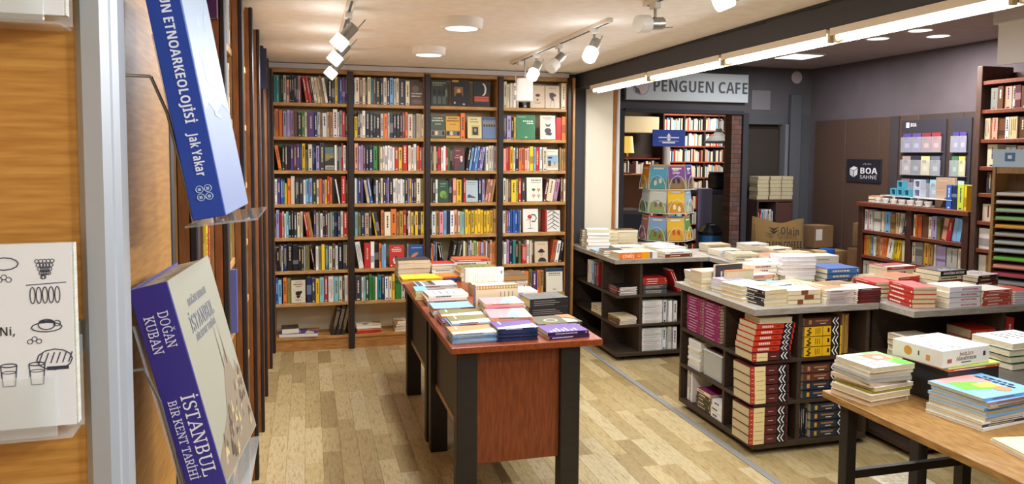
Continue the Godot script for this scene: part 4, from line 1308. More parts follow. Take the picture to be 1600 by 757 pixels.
func build_island_books() -> void:
	var Y := 0.8
	var ga := "books on the island nearest the pillar"
	# island by the pillar
	pile(2.38, Y, -5.98, -12, 0.19, 0.15, rep(["cream", 0.029, {"s": "white", "word": "white", "sm": "", "p": "efe6ce"}], 5) + [["white", 0.022, {"s": "cream", "sm": ""}]], "white pile at the left end of pillar island", ga, 0.007, 3.0)
	pile(2.4, Y, -6.2, 170, 0.16, 0.12, rep(["charcoal", 0.02, {"word": "dark"}], 7), "dark pile behind the white pile on pillar island", ga)
	pile(2.56, Y, -6.1, 80, 0.16, 0.09, rep(["cream", 0.032, {"word": "cream"}], 4), "narrow cream pile right of white pile on pillar island", ga)
	pile(2.7, Y, -6.14, 178, 0.2, 0.15, [["cream", 0.03, {}], ["cream", 0.03, {}], ["cream", 0.03, {}], ["cream", 0.03, {}], ["brown", 0.02, {}]], "brown topped cream pile on pillar island", ga)
	pile(2.3, Y, -5.72, 90, 0.14, 0.11, [["blue", 0.012, {"s": "blue"}], ["sky", 0.012, {"s": "blue"}]], "blue pair at left edge of pillar island", ga)
	pile(2.33, Y, -5.54, 84, 0.15, 0.16, rep(["charcoal", 0.016, {"s": "38303a", "sm": "lines", "word": "dark grey"}], 3), "dark grey pile at left edge of pillar island", ga)
	var orange_draw := func(sp: MB):
		sp.col = lin("f2a21c")
		sp.box(Vector3(0.062, 0.026, 0.0805), Vector3(0.075, 0.051, 0.0008))
		sp.col = lin("6a7890")
		sp.box(Vector3(0.11, 0.026, 0.0805), Vector3(0.02, 0.051, 0.0008))
		sp.col = lin("efece4")
		sp.box(Vector3(0.142, 0.026, 0.0805), Vector3(0.045, 0.051, 0.0008))
	var orange_text := func(ck: Node3D):
		lettering(ck, "ÇÖKÜŞ", 0.026, 0.1, Transform3D(Basis(), Vector3(-0.09, 0.023, 0.081)), "f4e4c8", false, true)
		lettering(ck, "12", 0.02, 0.03, Transform3D(Basis(), Vector3(0.0, 0.024, 0.081)), "f4c890", false, true)
	pile(2.445, Y, -5.37, 5, 0.33, 0.16, [["cream", 0.052, {"s": "ea7418", "word": "thick orange spined", "sm": "", "draw": orange_draw, "extra": orange_text}]], "at the front of pillar island with ÇÖKÜŞ lettering", ga)
	pile(2.8, Y, -5.4, 8, 0.25, 0.15, [["brown", 0.024, {"s": "7c3420", "word": "red brown"}], ["white", 0.02, {"art": "print_lines"}]], "red brown and white pair at pillar island's front", ga)
	pile(2.86, Y, -5.62, 12, 0.26, 0.17, [["cream", 0.022, {}], ["white", 0.024, {"art": "print_lines", "s": "white"}]], "white pair behind the red brown pair", ga)
	pile(2.58, Y, -5.66, 20, 0.24, 0.17, [["charcoal", 0.014, {"s": "olive"}], ["cream", 0.012, {"art": "print_lines"}]], "flat cream pair behind the thick orange book", ga)
	pile(2.62, Y, -5.88, -8, 0.26, 0.18, [["salmon", 0.016, {"s": "red", "word": "salmon"}], ["white", 0.012, {"art": "diag"}]], "salmon and white pair in middle of pillar island", ga)
	pile(2.92, Y, -5.92, 30, 0.26, 0.17, [["cream", 0.02, {}], ["white", 0.014, {}]], "white pair at the right of pillar island", ga)
	# what lies on its neighbour by the spinner
	var gb := "books on the island beside the spinner"
	var spots := [[3.25, -5.42, "sky", "white", 8], [3.22, -5.66, "cream", "cream", -10], [3.5, -5.42, "white", "beige", 4], [3.48, -5.68, "cream", "salmon", 15], [3.74, -5.42, "white", "white", -6], [3.72, -5.7, "salmon", "cream", 10], [3.24, -5.95, "cream", "white", 5], [3.5, -5.95, "beige", "cream", -12], [3.74, -5.98, "white", "cream", 8], [3.3, -6.2, "cream", "beige", 0], [3.66, -6.2, "white", "white", 4]]
	var whr := ["front left of spinner island", "second row left of spinner island", "front middle of spinner island", "second row middle of spinner island", "front right of spinner island", "second row right of spinner island", "third row left of spinner island", "third row middle of spinner island", "third row right of spinner island", "back left of spinner island", "back right of spinner island"]
	for i in spots.size():
		var s: Array = spots[i]
		var l := []
		for k in [2, 3, 2, 2, 3, 2, 3, 3, 2, 4, 3][i]:
			l.append([s[3] if k % 2 else s[2], 0.014 + 0.003 * (i % 3), {"s": s[3], "art": "print_lines" if i % 2 else "diag"}])
		pile(s[0] + 0.02, Y, s[1] + 0.55, s[4], 0.21, 0.16, l, "low pile at " + whr[i], gb)
	# shelves of the pillar island
	var gs := "books in the shelves of the pillar island"
	shelf_row(at(AX0 + 0.01, 0.5155, -5.98, -90), 0.24, "white4 cream5 sky3 maroon5 crimson4", 0.19, 0.14, "upper left side shelf of pillar island", gs)
	pile(2.37, 0.285, -5.78, -90, 0.2, 0.14, rep(["cream", 0.022, {"word": "cream"}], 3), "cream pile on left side shelf of pillar island", gs)
	place_book("cream book leaning on the left side shelf of pillar island", gs, 0.02, 0.19, 0.13, {"c": hue("cream"), "s": hue("white")}, Transform3D(Basis(Vector3.UP, -PI / 2), Vector3(2.37, 0.2855, -5.655)) * Transform3D(Basis(Vector3.BACK, -0.16), Vector3(0, 0.095, 0)) * Transform3D(SPINE_OUT, Vector3(-0.01, 0, 0)), true)
	var mags := []
	for k in 7:
		mags.append([["black", "maroon", "black", "red", "black", "maroon", "black"][k], 0.0085, {"sm": "lines", "tc": Color("e0c8b8"), "p": "f2ecdf"}])
	pile(2.38, 0.515, -5.415, -88, 0.19, 0.15, mags, "dark magazine pile on pillar island's front upper shelf", gs)
	pile(2.38, 0.285, -5.415, -86, 0.19, 0.15, rep(["tan", 0.009, {"s": "brown", "word": "brown", "p": "efe8d8"}], 5) + [["beige", 0.009, {"art": "print_lines"}]], "brown magazine pile on pillar island's front lower shelf", gs)
	pile(2.615, 0.515, -5.4, 0, 0.2, 0.15, [["charcoal", 0.036, {"s": "4a4a4c", "sm": "lines", "tc": Color("c8c0b0"), "word": "thick grey"}], ["charcoal", 0.036, {"s": "4a4a4c", "sm": "lines", "tc": Color("c8c0b0"), "word": "thick grey"}], ["red", 0.017, {"s": "b03428"}], ["red", 0.017, {"s": "b03428"}], ["red", 0.017, {"s": "b03428"}]], "grey and red pile in pillar island", gs)
	for k in 2:
		place_book("red book leaning beside the grey and red pile, %s of two" % ["inner", "outer"][k], gs, 0.014, 0.19, 0.13, {"c": hue("red", 0.05), "s": hue("red"), "sm": "title", "tc": Color("f0d8c8")}, Transform3D(Basis(Vector3.BACK, 0.42), Vector3(2.82 + 0.017 * k, 0.518, -5.4)) * Transform3D(SPINE_OUT, Vector3(0, 0.095, 0)), true)
	for s in 2:
		var yb: float = [0.285, 0.065][s]
		pile(2.595, yb, -5.4, 0, 0.17, 0.15, rep(["white", 0.0155, {"s": "efece6", "sm": "lines", "tc": Color("8a8a8a"), "word": "white"}], 11), "white pile in pillar island's %s right compartment" % ["middle", "bottom"][s], gs, 0.002, 0.6)
		shelf_row(at(2.69, yb + 0.0005, -5.325), 0.125, "white4 silver1 white4 silver1 white4", 0.175, 0.14, "pillar island's %s right compartment" % ["middle", "bottom"][s], gs)
	# chevron island, top: left edge then front edge
	var gc := "books on top of the chevron island"
	pile(2.36, Y, -4.2, 180, 0.14, 0.11, rep(["white", 0.02, {"word": "white"}], 4), "white pile at far left corner of chevron island", gc)
	pile(2.34, Y, -4.06, 92, 0.13, 0.16, rep(["cream", 0.019, {"s": "cream", "word": "cream"}], 5) + [["salmon", 0.008, {}]], "cream pile second along chevron island's left edge", gc)
	var mark := func(b: MB):
		b.col = lin("d8d0c8")
		b.box(Vector3(0.01, 0.0203, 0.055), Vector3(0.09, 0.0006, 0.012))
	place_book("tall dark grey book standing upright on the chevron island's left edge", gc, 0.02, 0.15, 0.2, {"c": Color("403a3a"), "s": Color("d8ccb0"), "p": Color("e6dcc0"), "draw": mark}, Transform3D(Basis(Vector3.UP, deg_to_rad(8)), Vector3(2.43, Y + 0.0755, -3.98)) * Transform3D(FACE_OUT, Vector3(0, 0, -0.01)), true)
	pile(2.375, Y, -3.88, 95, 0.11, 0.16, rep(["lilac", 0.02, {"s": "beige", "p": "e0d8c0"}], 4), "lilac topped pile on chevron island's left edge", gc)
	pile(2.44, Y, -3.88, 100, 0.03, 0.2, [["orange", 0.13, {"s": "cream", "p": "e8dcb8", "sm": "", "word": "very thick cream"}]], "between two piles on chevron island's left edge", gc)
	pile(2.5, Y, -4.15, 4, 0.22, 0.15, [["pink", 0.03, {"s": "efe6e0", "art": "print_lines"}], ["white", 0.03, {"s": "efe6ea", "sm": "lines"}]], "pale pink pair at the back of chevron island", gc)
	pile(2.36, Y, -3.68, 100, 0.17, 0.2, rep(["white", 0.022, {"s": "1f1b1c", "p": "e6dab6", "word": "cream paged", "sm": "lines"}], 4), "cream paged pile on chevron island's left edge", gc)
	pile(2.392, Y, -3.565, -82, 0.205, 0.155, rep(["white", 0.021, {"s": "1e1a1b", "sm": "title", "tc": Color("d8d0c0"), "p": "e6dab6", "word": "black spined"}], 3) + [["salmon", 0.021, {"s": "1e1a1b", "sm": "title", "tc": Color("d8d0c0"), "p": "e6dab6", "word": "black spined", "art": "diag"}]], "black spined pile near chevron island's front corner", gc, 0.003, 1.5)
	pile(2.585, Y, -3.54, 0, 0.205, 0.15, rep(["cream", 0.025, {"s": "dccba6", "sm": "band", "tc": Color("7c4428"), "p": "ead9b0", "word": "cream"}], 3), "cream pile at chevron island's front", gc, 0.002, 0.8)
	pile(2.785, Y, -3.5, 2, 0.18, 0.14, rep(["white", 0.0145, {"s": "d8c4bc", "sm": "lines", "tc": Color("5a4a5a"), "word": "pinkish"}], 4) + [["tan", 0.0145, {"art": "diag", "s": "d8c4bc"}]], "pinkish pile at chevron island's front", gc, 0.002, 0.8)
	pile(2.955, Y, -3.48, 2, 0.155, 0.14, rep(["maroon", 0.0112, {"s": "53201f", "sm": "lines", "tc": Color("b04038"), "word": "dark maroon"}], 6) + [["white", 0.0112, {"s": "53201f", "art": "print_lines"}]], "maroon pile at chevron island's front right corner", gc, 0.002, 0.8)
	var flat := [[2.58, -3.78, "sky", 14, 3, 0.02], [2.8, -3.72, "beige", -8, 3, 0.018], [2.6, -3.98, "salmon", 4, 4, 0.022], [2.82, -3.9, "cream", 12, 2, 0.02], [2.95, -4.07, "white", -5, 2, 0.03], [2.97, -3.7, "tan", 6, 3, 0.02], [2.74, -4.14, "cream", 3, 5, 0.024]]
	for i in flat.size():
		var f: Array = flat[i]
		var l := []
		for k in int(f[4]) - 1:
			l.append([["cream", "white", "beige", "cream"][(i + k) % 4], f[5], {}])
		l.append([f[2], f[5], {"art": "" if i == 4 else "print_lines" if i % 2 else "diag", "s": "blue" if i == 0 else f[2]}])
		pile(f[0], Y, f[1], f[3], 0.2, 0.15, l, "%s topped pile in chevron island's %s" % [f[2], ["middle left", "middle", "rear left", "rear middle", "rear right", "middle right", "rear edge"][i]], gc)
	# right of it: the white and blue piles
	var gd := "books on the island under the red and white piles"
	pile(2.945, Y + 0.061, -4.07, 172, 0.22, 0.16, rep(["white", 0.023, {"s": "white", "p": "e8e6f0", "word": "bluish white"}], 5), "tall white pile between the islands", gc)
	pile(3.2, Y + 0.041, -4.02, 2, 0.235, 0.19, rep(["blue", 0.033, {"s": "3f70ac", "sm": "title", "tc": Color("e8d8b0"), "p": "e4d8b8", "word": "thick blue"}], 2), "blue pair at rear of the right island", gd)
	pile(3.2, Y, -4.03, 4, 0.23, 0.18, [["tan", 0.02, {}], ["brown", 0.02, {"word": "brown"}]], "low brown pair under the thick blue pair", gd)
	pile(3.165, Y, -3.335, -100, 0.225, 0.13, rep(["red", 0.024, {"s": "a83426", "sm": "title", "tc": Color("f0d8c8"), "p": "e8dab4", "word": "red spined"}], 4) + [["red", 0.012, {}]], "red pile at left edge of the right island", gd, 0.003, 1.5)
	pile(3.17, Y, -3.62, -96, 0.2, 0.14, rep(["maroon", 0.024, {"s": "7c2a28", "word": "dark red"}], 3) + [["red", 0.014, {}]], "dark red pile behind the red pile", gd)
	pile(3.375, Y, -3.27, 2, 0.215, 0.15, rep(["white", 0.0275, {"s": "e6e0e4", "title": "MUSTAFA KEMAL", "tw": 0.11, "th": 0.009, "tx": 0.03, "tc": "b4484c", "word": "white"}], 4), "white pile at the right island's front", gd, 0.004, 1.2)
	pile(3.595, Y, -3.27, 2, 0.2, 0.15, rep(["white", 0.0165, {"s": "c04830", "sm": "title", "tc": Color("f4e0d0"), "word": "red spined white"}], 5), "red spined pile at the right island's front", gd, 0.002, 1.0)
	pile(3.78, Y, -3.27, 2, 0.14, 0.15, rep(["red", 0.0118, {"s": "e6e2e2", "sm": "", "word": "red topped white"}], 6), "red topped white pile at right island's front right", gd, 0.002, 1.0)
	pile(3.6, Y, -3.6, 8, 0.21, 0.17, [["cream", 0.03, {}], ["cream", 0.03, {}], ["maroon", 0.024, {"s": "8c2a28"}], ["cream", 0.024, {}], ["black", 0.03, {"s": "1c1a1a", "title": "ATATÜRK NUTUK", "tw": 0.17, "th": 0.014, "tc": "e4e0d8", "art": "bar_white", "dx": 0.02}]], "pile with black cover in middle of right island", gd)
	pile(3.96, Y, -3.68, 10, 0.2, 0.16, [["cream", 0.024, {}], ["maroon", 0.024, {"s": "6c2426"}], ["maroon", 0.024, {"s": "6c2426"}], ["white", 0.016, {"s": "1c1a1a", "art": "maze"}]], "maroon pile with black marked cover on right island", gd)
	pile(3.38, Y, -3.68, 10, 0.2, 0.16, [["cream", 0.03, {}], ["red", 0.025, {}], ["red", 0.025, {}], ["orange", 0.018, {"s": "red", "art": "print_lines"}]], "red orange pile behind the red pile", gd)
	pile(3.4, Y, -3.9, 6, 0.22, 0.16, [["yellow", 0.02, {"word": "yellow"}], ["cream", 0.02, {}], ["beige", 0.014, {"art": "print_lines"}]], "beige pile behind the red orange pile", gd)
	pile(3.66, Y, -4.03, 4, 0.24, 0.15, [["cream", 0.04, {}], ["cream", 0.04, {}], ["red", 0.018, {"s": "red", "art": "diag"}]], "red topped pair at right island's rear", gd)
	var patch := func(b: MB):
		b.col = lin("e89080")
		b.box(Vector3(0, 0.0203, -0.08), Vector3(0.02, 0.0006, 0.02))
	place_book("purple book standing on its edge behind the red pile", gd, 0.02, 0.05, 0.2, {"c": hue("purple"), "s": hue("cream"), "draw": patch}, Transform3D(Basis(Vector3.UP, 0.1), Vector3(3.2, Y + 0.026, -3.78)) * Transform3D(FACE_OUT, Vector3()), true)
	# shelves of the chevron island: left side
	var ge := "books in the shelves of the chevron island"
	for k in 2:
		var l := rep(["magenta", 0.0165, {"s": "8c2c5c", "sm": "title", "tc": Color("d8a8c0"), "word": "magenta"}], 13)
		pile(BX0 + 0.085, 0.515, [-4.1, -3.895][k], -90, 0.185, 0.15, l, "magenta pile %s along chevron island's left side" % ["farther", "nearer"][k], ge, 0.002, 0.8)
	shelf_row(at(BX0 + 0.015, 0.5155, -3.79, -90), 0.045, "tan3 mauve2", 0.21, 0.14, "upper left side of chevron island", ge)
	pile(BX0 + 0.09, 0.285, -4.1, -90, 0.15, 0.15, rep(["white", 0.0155, {"s": "e4e0d4", "sm": "", "word": "white"}], 11), "white pile in chevron island's left side middle shelf", ge)
	var tray := thing("plastic_tray", "clear plastic tray box with papers on the chevron island's left side shelf", "plastic box", at(BX0 + 0.1, 0.2855, -3.89))
	var tr := mb()
	rect3(-0.08, 0.08, 0, 0.003, -0.1, 0.1, tr)
	for s in [-1.0, 1.0]:
		rect3(s * 0.08 - 0.0015, s * 0.08 + 0.0015, 0.003, 0.15, -0.1, 0.1, tr)
		rect3(-0.0785, 0.0785, 0.003, 0.15, s * 0.1 - 0.0015, s * 0.1 + 0.0015, tr)
	obj("tray", tr, glass("tray_plastic", "dde0da", 0.35), tray)
	obj("rim", rect3(-0.086, 0.086, 0.15, 0.156, -0.106, 0.106, mb("d8d8d0"), 0.002), M["matt"], tray)
	obj("papers", mb("4a2c20").box(Vector3(0, 0.16, 0), Vector3(0.14, 0.008, 0.18)), M["print"], tray)
	shelf_row(at(BX0 + 0.015, 0.0655, -4.2, -90), 0.075, "white3 cream3 white3", 0.185, 0.14, "chevron island's lower left shelf", ge)
	pile(BX0 + 0.09, 0.065, -3.98, -90, 0.16, 0.15, [["yellow", 0.024, {"s": "2a2622"}], ["yellow", 0.024, {"s": "2a2622"}], ["gold", 0.024, {"s": "2a2622"}], ["gold", 0.022, {"s": "332a26"}], ["magenta", 0.02, {"s": "cream"}]], "magenta topped pile on chevron island's lower left shelf", ge)
	pile(BX0 + 0.09, 0.065, -3.82, -90, 0.13, 0.15, rep(["white", 0.034, {"s": "e8e6e0", "sm": "title", "tc": Color("3a3a3a"), "word": "thick white"}], 3), "thick white pile on chevron island's lower left shelf", ge)
	# front: thick volumes in two columns
	var xa := 2.352
	var zc := BZ1 - 0.075
	for k in 5:
		volume("red", xa + 0.045 - 0.006 * (4 - k), 0.5605 + 0.0301 * k, zc - 0.015, 0, 0.0298, "red volume with white chevrons, %s from top of front upper stack" % ORD[6 - k])
	volume("maroon", xa + 0.012, 0.516, zc, 0, 0.044, "maroon and cream volume under the red chevron volumes")
	pile(xa + 0.04, 0.5605 + 0.0301 * 5, zc, 178, 0.2, 0.14, [["cream", 0.03, {"word": "cream paged"}]], "on top of the red chevron volumes", ge)
	for k in 4:
		volume("maroon", xa - 0.002 * k + 0.008, 0.286 + 0.0505 * k, zc, 0, 0.0502, "maroon and cream volume, %s from top in middle front stack" % ORD[4 - k])
		volume("maroon", xa + 0.004, 0.066 + 0.0497 * k, zc, 0, 0.0494, "maroon and cream volume, %s from top in bottom front stack" % ORD[4 - k])
	var xb := 2.688
	for k in 3:
		volume("yellow", xb, 0.516 + 0.056 * k, zc - 0.01, 0, 0.0556, "yellow volume with black and white chevrons, %s from top" % ORD[3 - k])
	volume("brown", xb, 0.516 + 0.168, zc - 0.01, 0, 0.045, "brown chevron volume lying on the yellow volumes")
	for k in 4:
		volume("blue" if k < 2 else "brown", xb, 0.286 + 0.0475 * k, zc - 0.01, 0, 0.0472, "%s chevron volume, %s from top in middle right stack" % ["dark blue" if k < 2 else "brown", ORD[4 - k]])
		volume("blue", xb + 0.055, 0.066 + 0.0475 * k, zc - 0.01, 0, 0.0472, "dark blue chevron volume, %s from top in bottom right stack" % ORD[4 - k])
	shelf_row(at(2.566, 0.0655, BZ1 - 0.02), 0.055, "charcoal1*6", 0.17, 0.14, "chevron island's front, bottom right compartment", ge)
	shelf_row(at(2.812, 0.5155, BZ1 - 0.02), 0.064, "gold2 tan2 gold2 tan1", 0.215, 0.14, "chevron island's front, right of yellow volumes", ge)
	# the right island, front
	for k in 3:
		volume("red", 3.585, 0.516 + 0.05 * k, -3.31, 0, 0.0496, "red volume with chevrons in the right island's front, %s from top" % ORD[3 - k])
	shelf_row(at(3.72, 0.5155, -3.23), 0.06, "red6", 0.21, 0.14, "right island's front, beside its red volumes", ge)
	pile(3.165, 0.515, -3.31, 180, 0.19, 0.15, rep(["cream", 0.03, {"word": "cream paged"}], 4), "cream paged pile in the right island's front left", ge)
	pile(3.2, 0.285, -3.31, 180, 0.2, 0.15, rep(["white", 0.02, {"word": "white"}], 3), "white pile in the right island's lower front left", ge)


# ---------------------------------------------------------------- children's books table
func build_kids_table() -> void:
	var t := thing("display_table", "light wood topped table with dark steel legs at front right", "table", at(0, 0, 0))
	obj("tabletop", rect3(1.82, 2.44, 0.715, 0.74, -2.32, -0.95, mb("ac874c"), 0.002), M["beech"], t)
	for x in [1.865, 2.385]:
		for z in [-2.23, -1.04]:
			obj("leg", rect3(x - 0.021, x + 0.021, 0, 0.7145, z - 0.021, z + 0.021, mb("2a2320"), 0.002), M["black_metal"], t)
	for z in [-2.23, -1.04]:
		obj("crossbar", rect3(1.887, 2.363, 0.44, 0.47, z - 0.012, z + 0.012, mb("2a2320"), 0.002), M["black_metal"], t)
		obj("rail", rect3(1.887, 2.363, 0.685, 0.7145, z - 0.012, z + 0.012, mb("2a2320"), 0.002), M["black_metal"], t)
	var t2 := thing("display_table", "dark grey topped table at right edge under the white hardbacks", "table", at(0, 0, 0))
	obj("tabletop", rect3(2.47, 3.2, 0.71, 0.74, -2.62, -1.2, mb("55524c"), 0.003), M["island_top"], t2)
	for x in [2.51, 3.15]:
		for z in [-2.57, -1.26]:
			obj("leg", rect3(x - 0.025, x + 0.025, 0, 0.7095, z - 0.025, z + 0.025, mb("2a2623"), 0.002), M["black_metal"], t2)
	var g := "books on the light wood table"
	var Y := 0.74
	var kids := []
	var cols := ["cream", "cream", "olive", "white", "beige", "grey", "silver", "cream", "white"]
	for k in 9:
		kids.append([cols[k], [0.02, 0.022, 0.01, 0.013, 0.012, 0.014, 0.01, 0.012, 0.018][k], {"s": cols[k], "p": ["e0d2b4", "ddd0b0", "b0a040", "d8d0b8", "cfc4b0", "bdb8b4", "c4c0bc", "d8ccb4", "e0d6bc"][k], "dx": [0.0, -0.004, 0.006, 0.004, -0.006, 0.0, -0.004, 0.008, 0.004][k], "art": "kids_green" if k == 8 else "", "word": cols[k]}])
	pile(1.945, Y, -2.215, 186, 0.19, 0.17, kids, "children's pile at left on the light wood table", g, 0.006, 4.0)
	# black game box with a flat book and a white box on it
	var bx := thing("game_box", "black cardboard box with white label under the flat books", "box", at(2.235, Y, -2.165, 6))
	obj("box_body", mb("262224").box(Vector3(0, 0.06, 0), Vector3(0.25, 0.12, 0.19), 0.001), M["print"], bx)
	obj("sticker", mb("b8b4ac").box(Vector3(0.035, 0.075, 0.0953), Vector3(0.09, 0.024, 0.0006)), M["print"], bx)
	var y2 := pile(2.235, Y + 0.1205, -2.165, 6, 0.245, 0.195, [["rust", 0.008, {"s": "c4542c"}], ["lime", 0.006, {"s": "cfcf9c", "art": "print_lines", "kh": 1.03}]], "flat pair between the black and white boxes", g, 0.001, 1.0)
	var wb := thing("game_box", "white children's activity box with small printed pictures, on the black box", "box", at(2.195, y2 + 0.0005, -2.17, 8))
	var pr := mb("d8d4c8")
	pr.box(Vector3(0, 0.03, 0), Vector3(0.24, 0.06, 0.2), 0.001)
	pr.col = lin("c48a3c")
	for k in 12:
		var a := TAU * k / 12
		pr.tri(Vector3(-0.1203, 0.032, -0.035), Vector3(-0.1203, 0.032 + sin(a) * 0.017, -0.035 + cos(a) * 0.017), Vector3(-0.1203, 0.032 + sin(a + TAU / 12) * 0.017, -0.035 + cos(a + TAU / 12) * 0.017))
	pr.box(Vector3(-0.1203, 0.024, 0.045), Vector3(0.0006, 0.02, 0.016))
	pr.col = lin("a05858")
	pr.box(Vector3(-0.085, 0.022, 0.1003), Vector3(0.022, 0.014, 0.0006))
	pr.col = lin("3a3030")
	pr.box(Vector3(-0.1203, 0.032, 0.008), Vector3(0.0006, 0.016, 0.005))
	pr.box(Vector3(0.092, 0.034, 0.1003), Vector3(0.012, 0.016, 0.0006))
	pr.box(Vector3(0.0, 0.0125, 0.1003), Vector3(0.05, 0.003, 0.0006))
	for k in 16:
		pr.col = lin(["8a6a60", "5a5250", "a08a60", "8a4a48"][k % 4])
		pr.box(Vector3(rng.randf_range(-0.1, 0.1), 0.0603, rng.randf_range(-0.085, 0.085)), Vector3(rng.randf_range(0.008, 0.022), 0.0006, rng.randf_range(0.004, 0.01)))
	obj("box_body", pr, M["print"], wb)
	lettering(wb, "İNGİLİZCE", 0.0105, 0.07, Transform3D(Basis(), Vector3(0.0, 0.041, 0.1003)), "8a7260", false, true)
	lettering(wb, "ÖĞRENİYORUM", 0.0115, 0.1, Transform3D(Basis(), Vector3(0.0, 0.025, 0.1003)), "6a6a4c", false, true)
	var blue := []
	for k in 4:
		blue.append([["white", "silver", "white", "cream"][k], 0.0095, {"s": ["white", "navy", "white", "silver"][k], "kh": 1.04, "dx": -0.01 + 0.004 * k, "word": ["white", "white and navy", "silver", "cream"][k]}])
	for k in 6:
		blue.append(["sky", 0.0098, {"s": ["7aa8d0", "b89a50", "6a90c0", "c0a060", "b87a6a", "6aa0d4"][k], "art": "kids" if k == 5 else "", "word": "sky picture", "p": "cfc8a8"}])
	pile(2.165, Y, -1.955, 8, 0.26, 0.2, blue, "blue children's pile on light wood table", g, 0.004, 1.5)
	pile(2.06, Y, -1.66, 170, 0.2, 0.16, [["cream", 0.012, {"word": "pale yellow"}], ["e6d9a0", 0.006, {"s": "cream", "word": "cream yellow"}]], "pale yellow pair at the right corner of photo", g)
	pile(2.85, Y, -2.45, 184, 0.25, 0.18, rep(["darkgreen", 0.027, {"s": "d8d4c8", "p": "d8d4c0", "word": "white paged hardback"}], 3) + [["white", 0.027, {"s": "d8d4c8", "art": "print_lines", "word": "white covered hardback"}]], "hardback pile on the dark grey table", "books on the dark grey table")
	for k in 2:
		var c := thing("cardboard_box", ["lower pale cardboard box on floor under the light wood table", "upper pale cardboard box stacked under the light wood table"][k], "box", at(2.21 + 0.01 * k, [0.0, 0.251][k], -1.75, 4))
		obj("carton", mb("c8ab80").box(Vector3(0, 0.125, 0), Vector3(0.2, 0.25, 0.2), 0.003), M["card"], c)
		obj("flap", mb("d4b88c").box(Vector3(0, 0.2515 if k else 0.2503, 0), Vector3(0.196, 0.001, 0.09)), M["card"], c)
	tag(obj("paper_stack", mb("dcd6c4").box(Vector3(2.62, 0.06, -2.75), Vector3(0.24, 0.12, 0.2), 0.002), M["page"]), "white paper stack on the floor behind the light wood table", "paper")


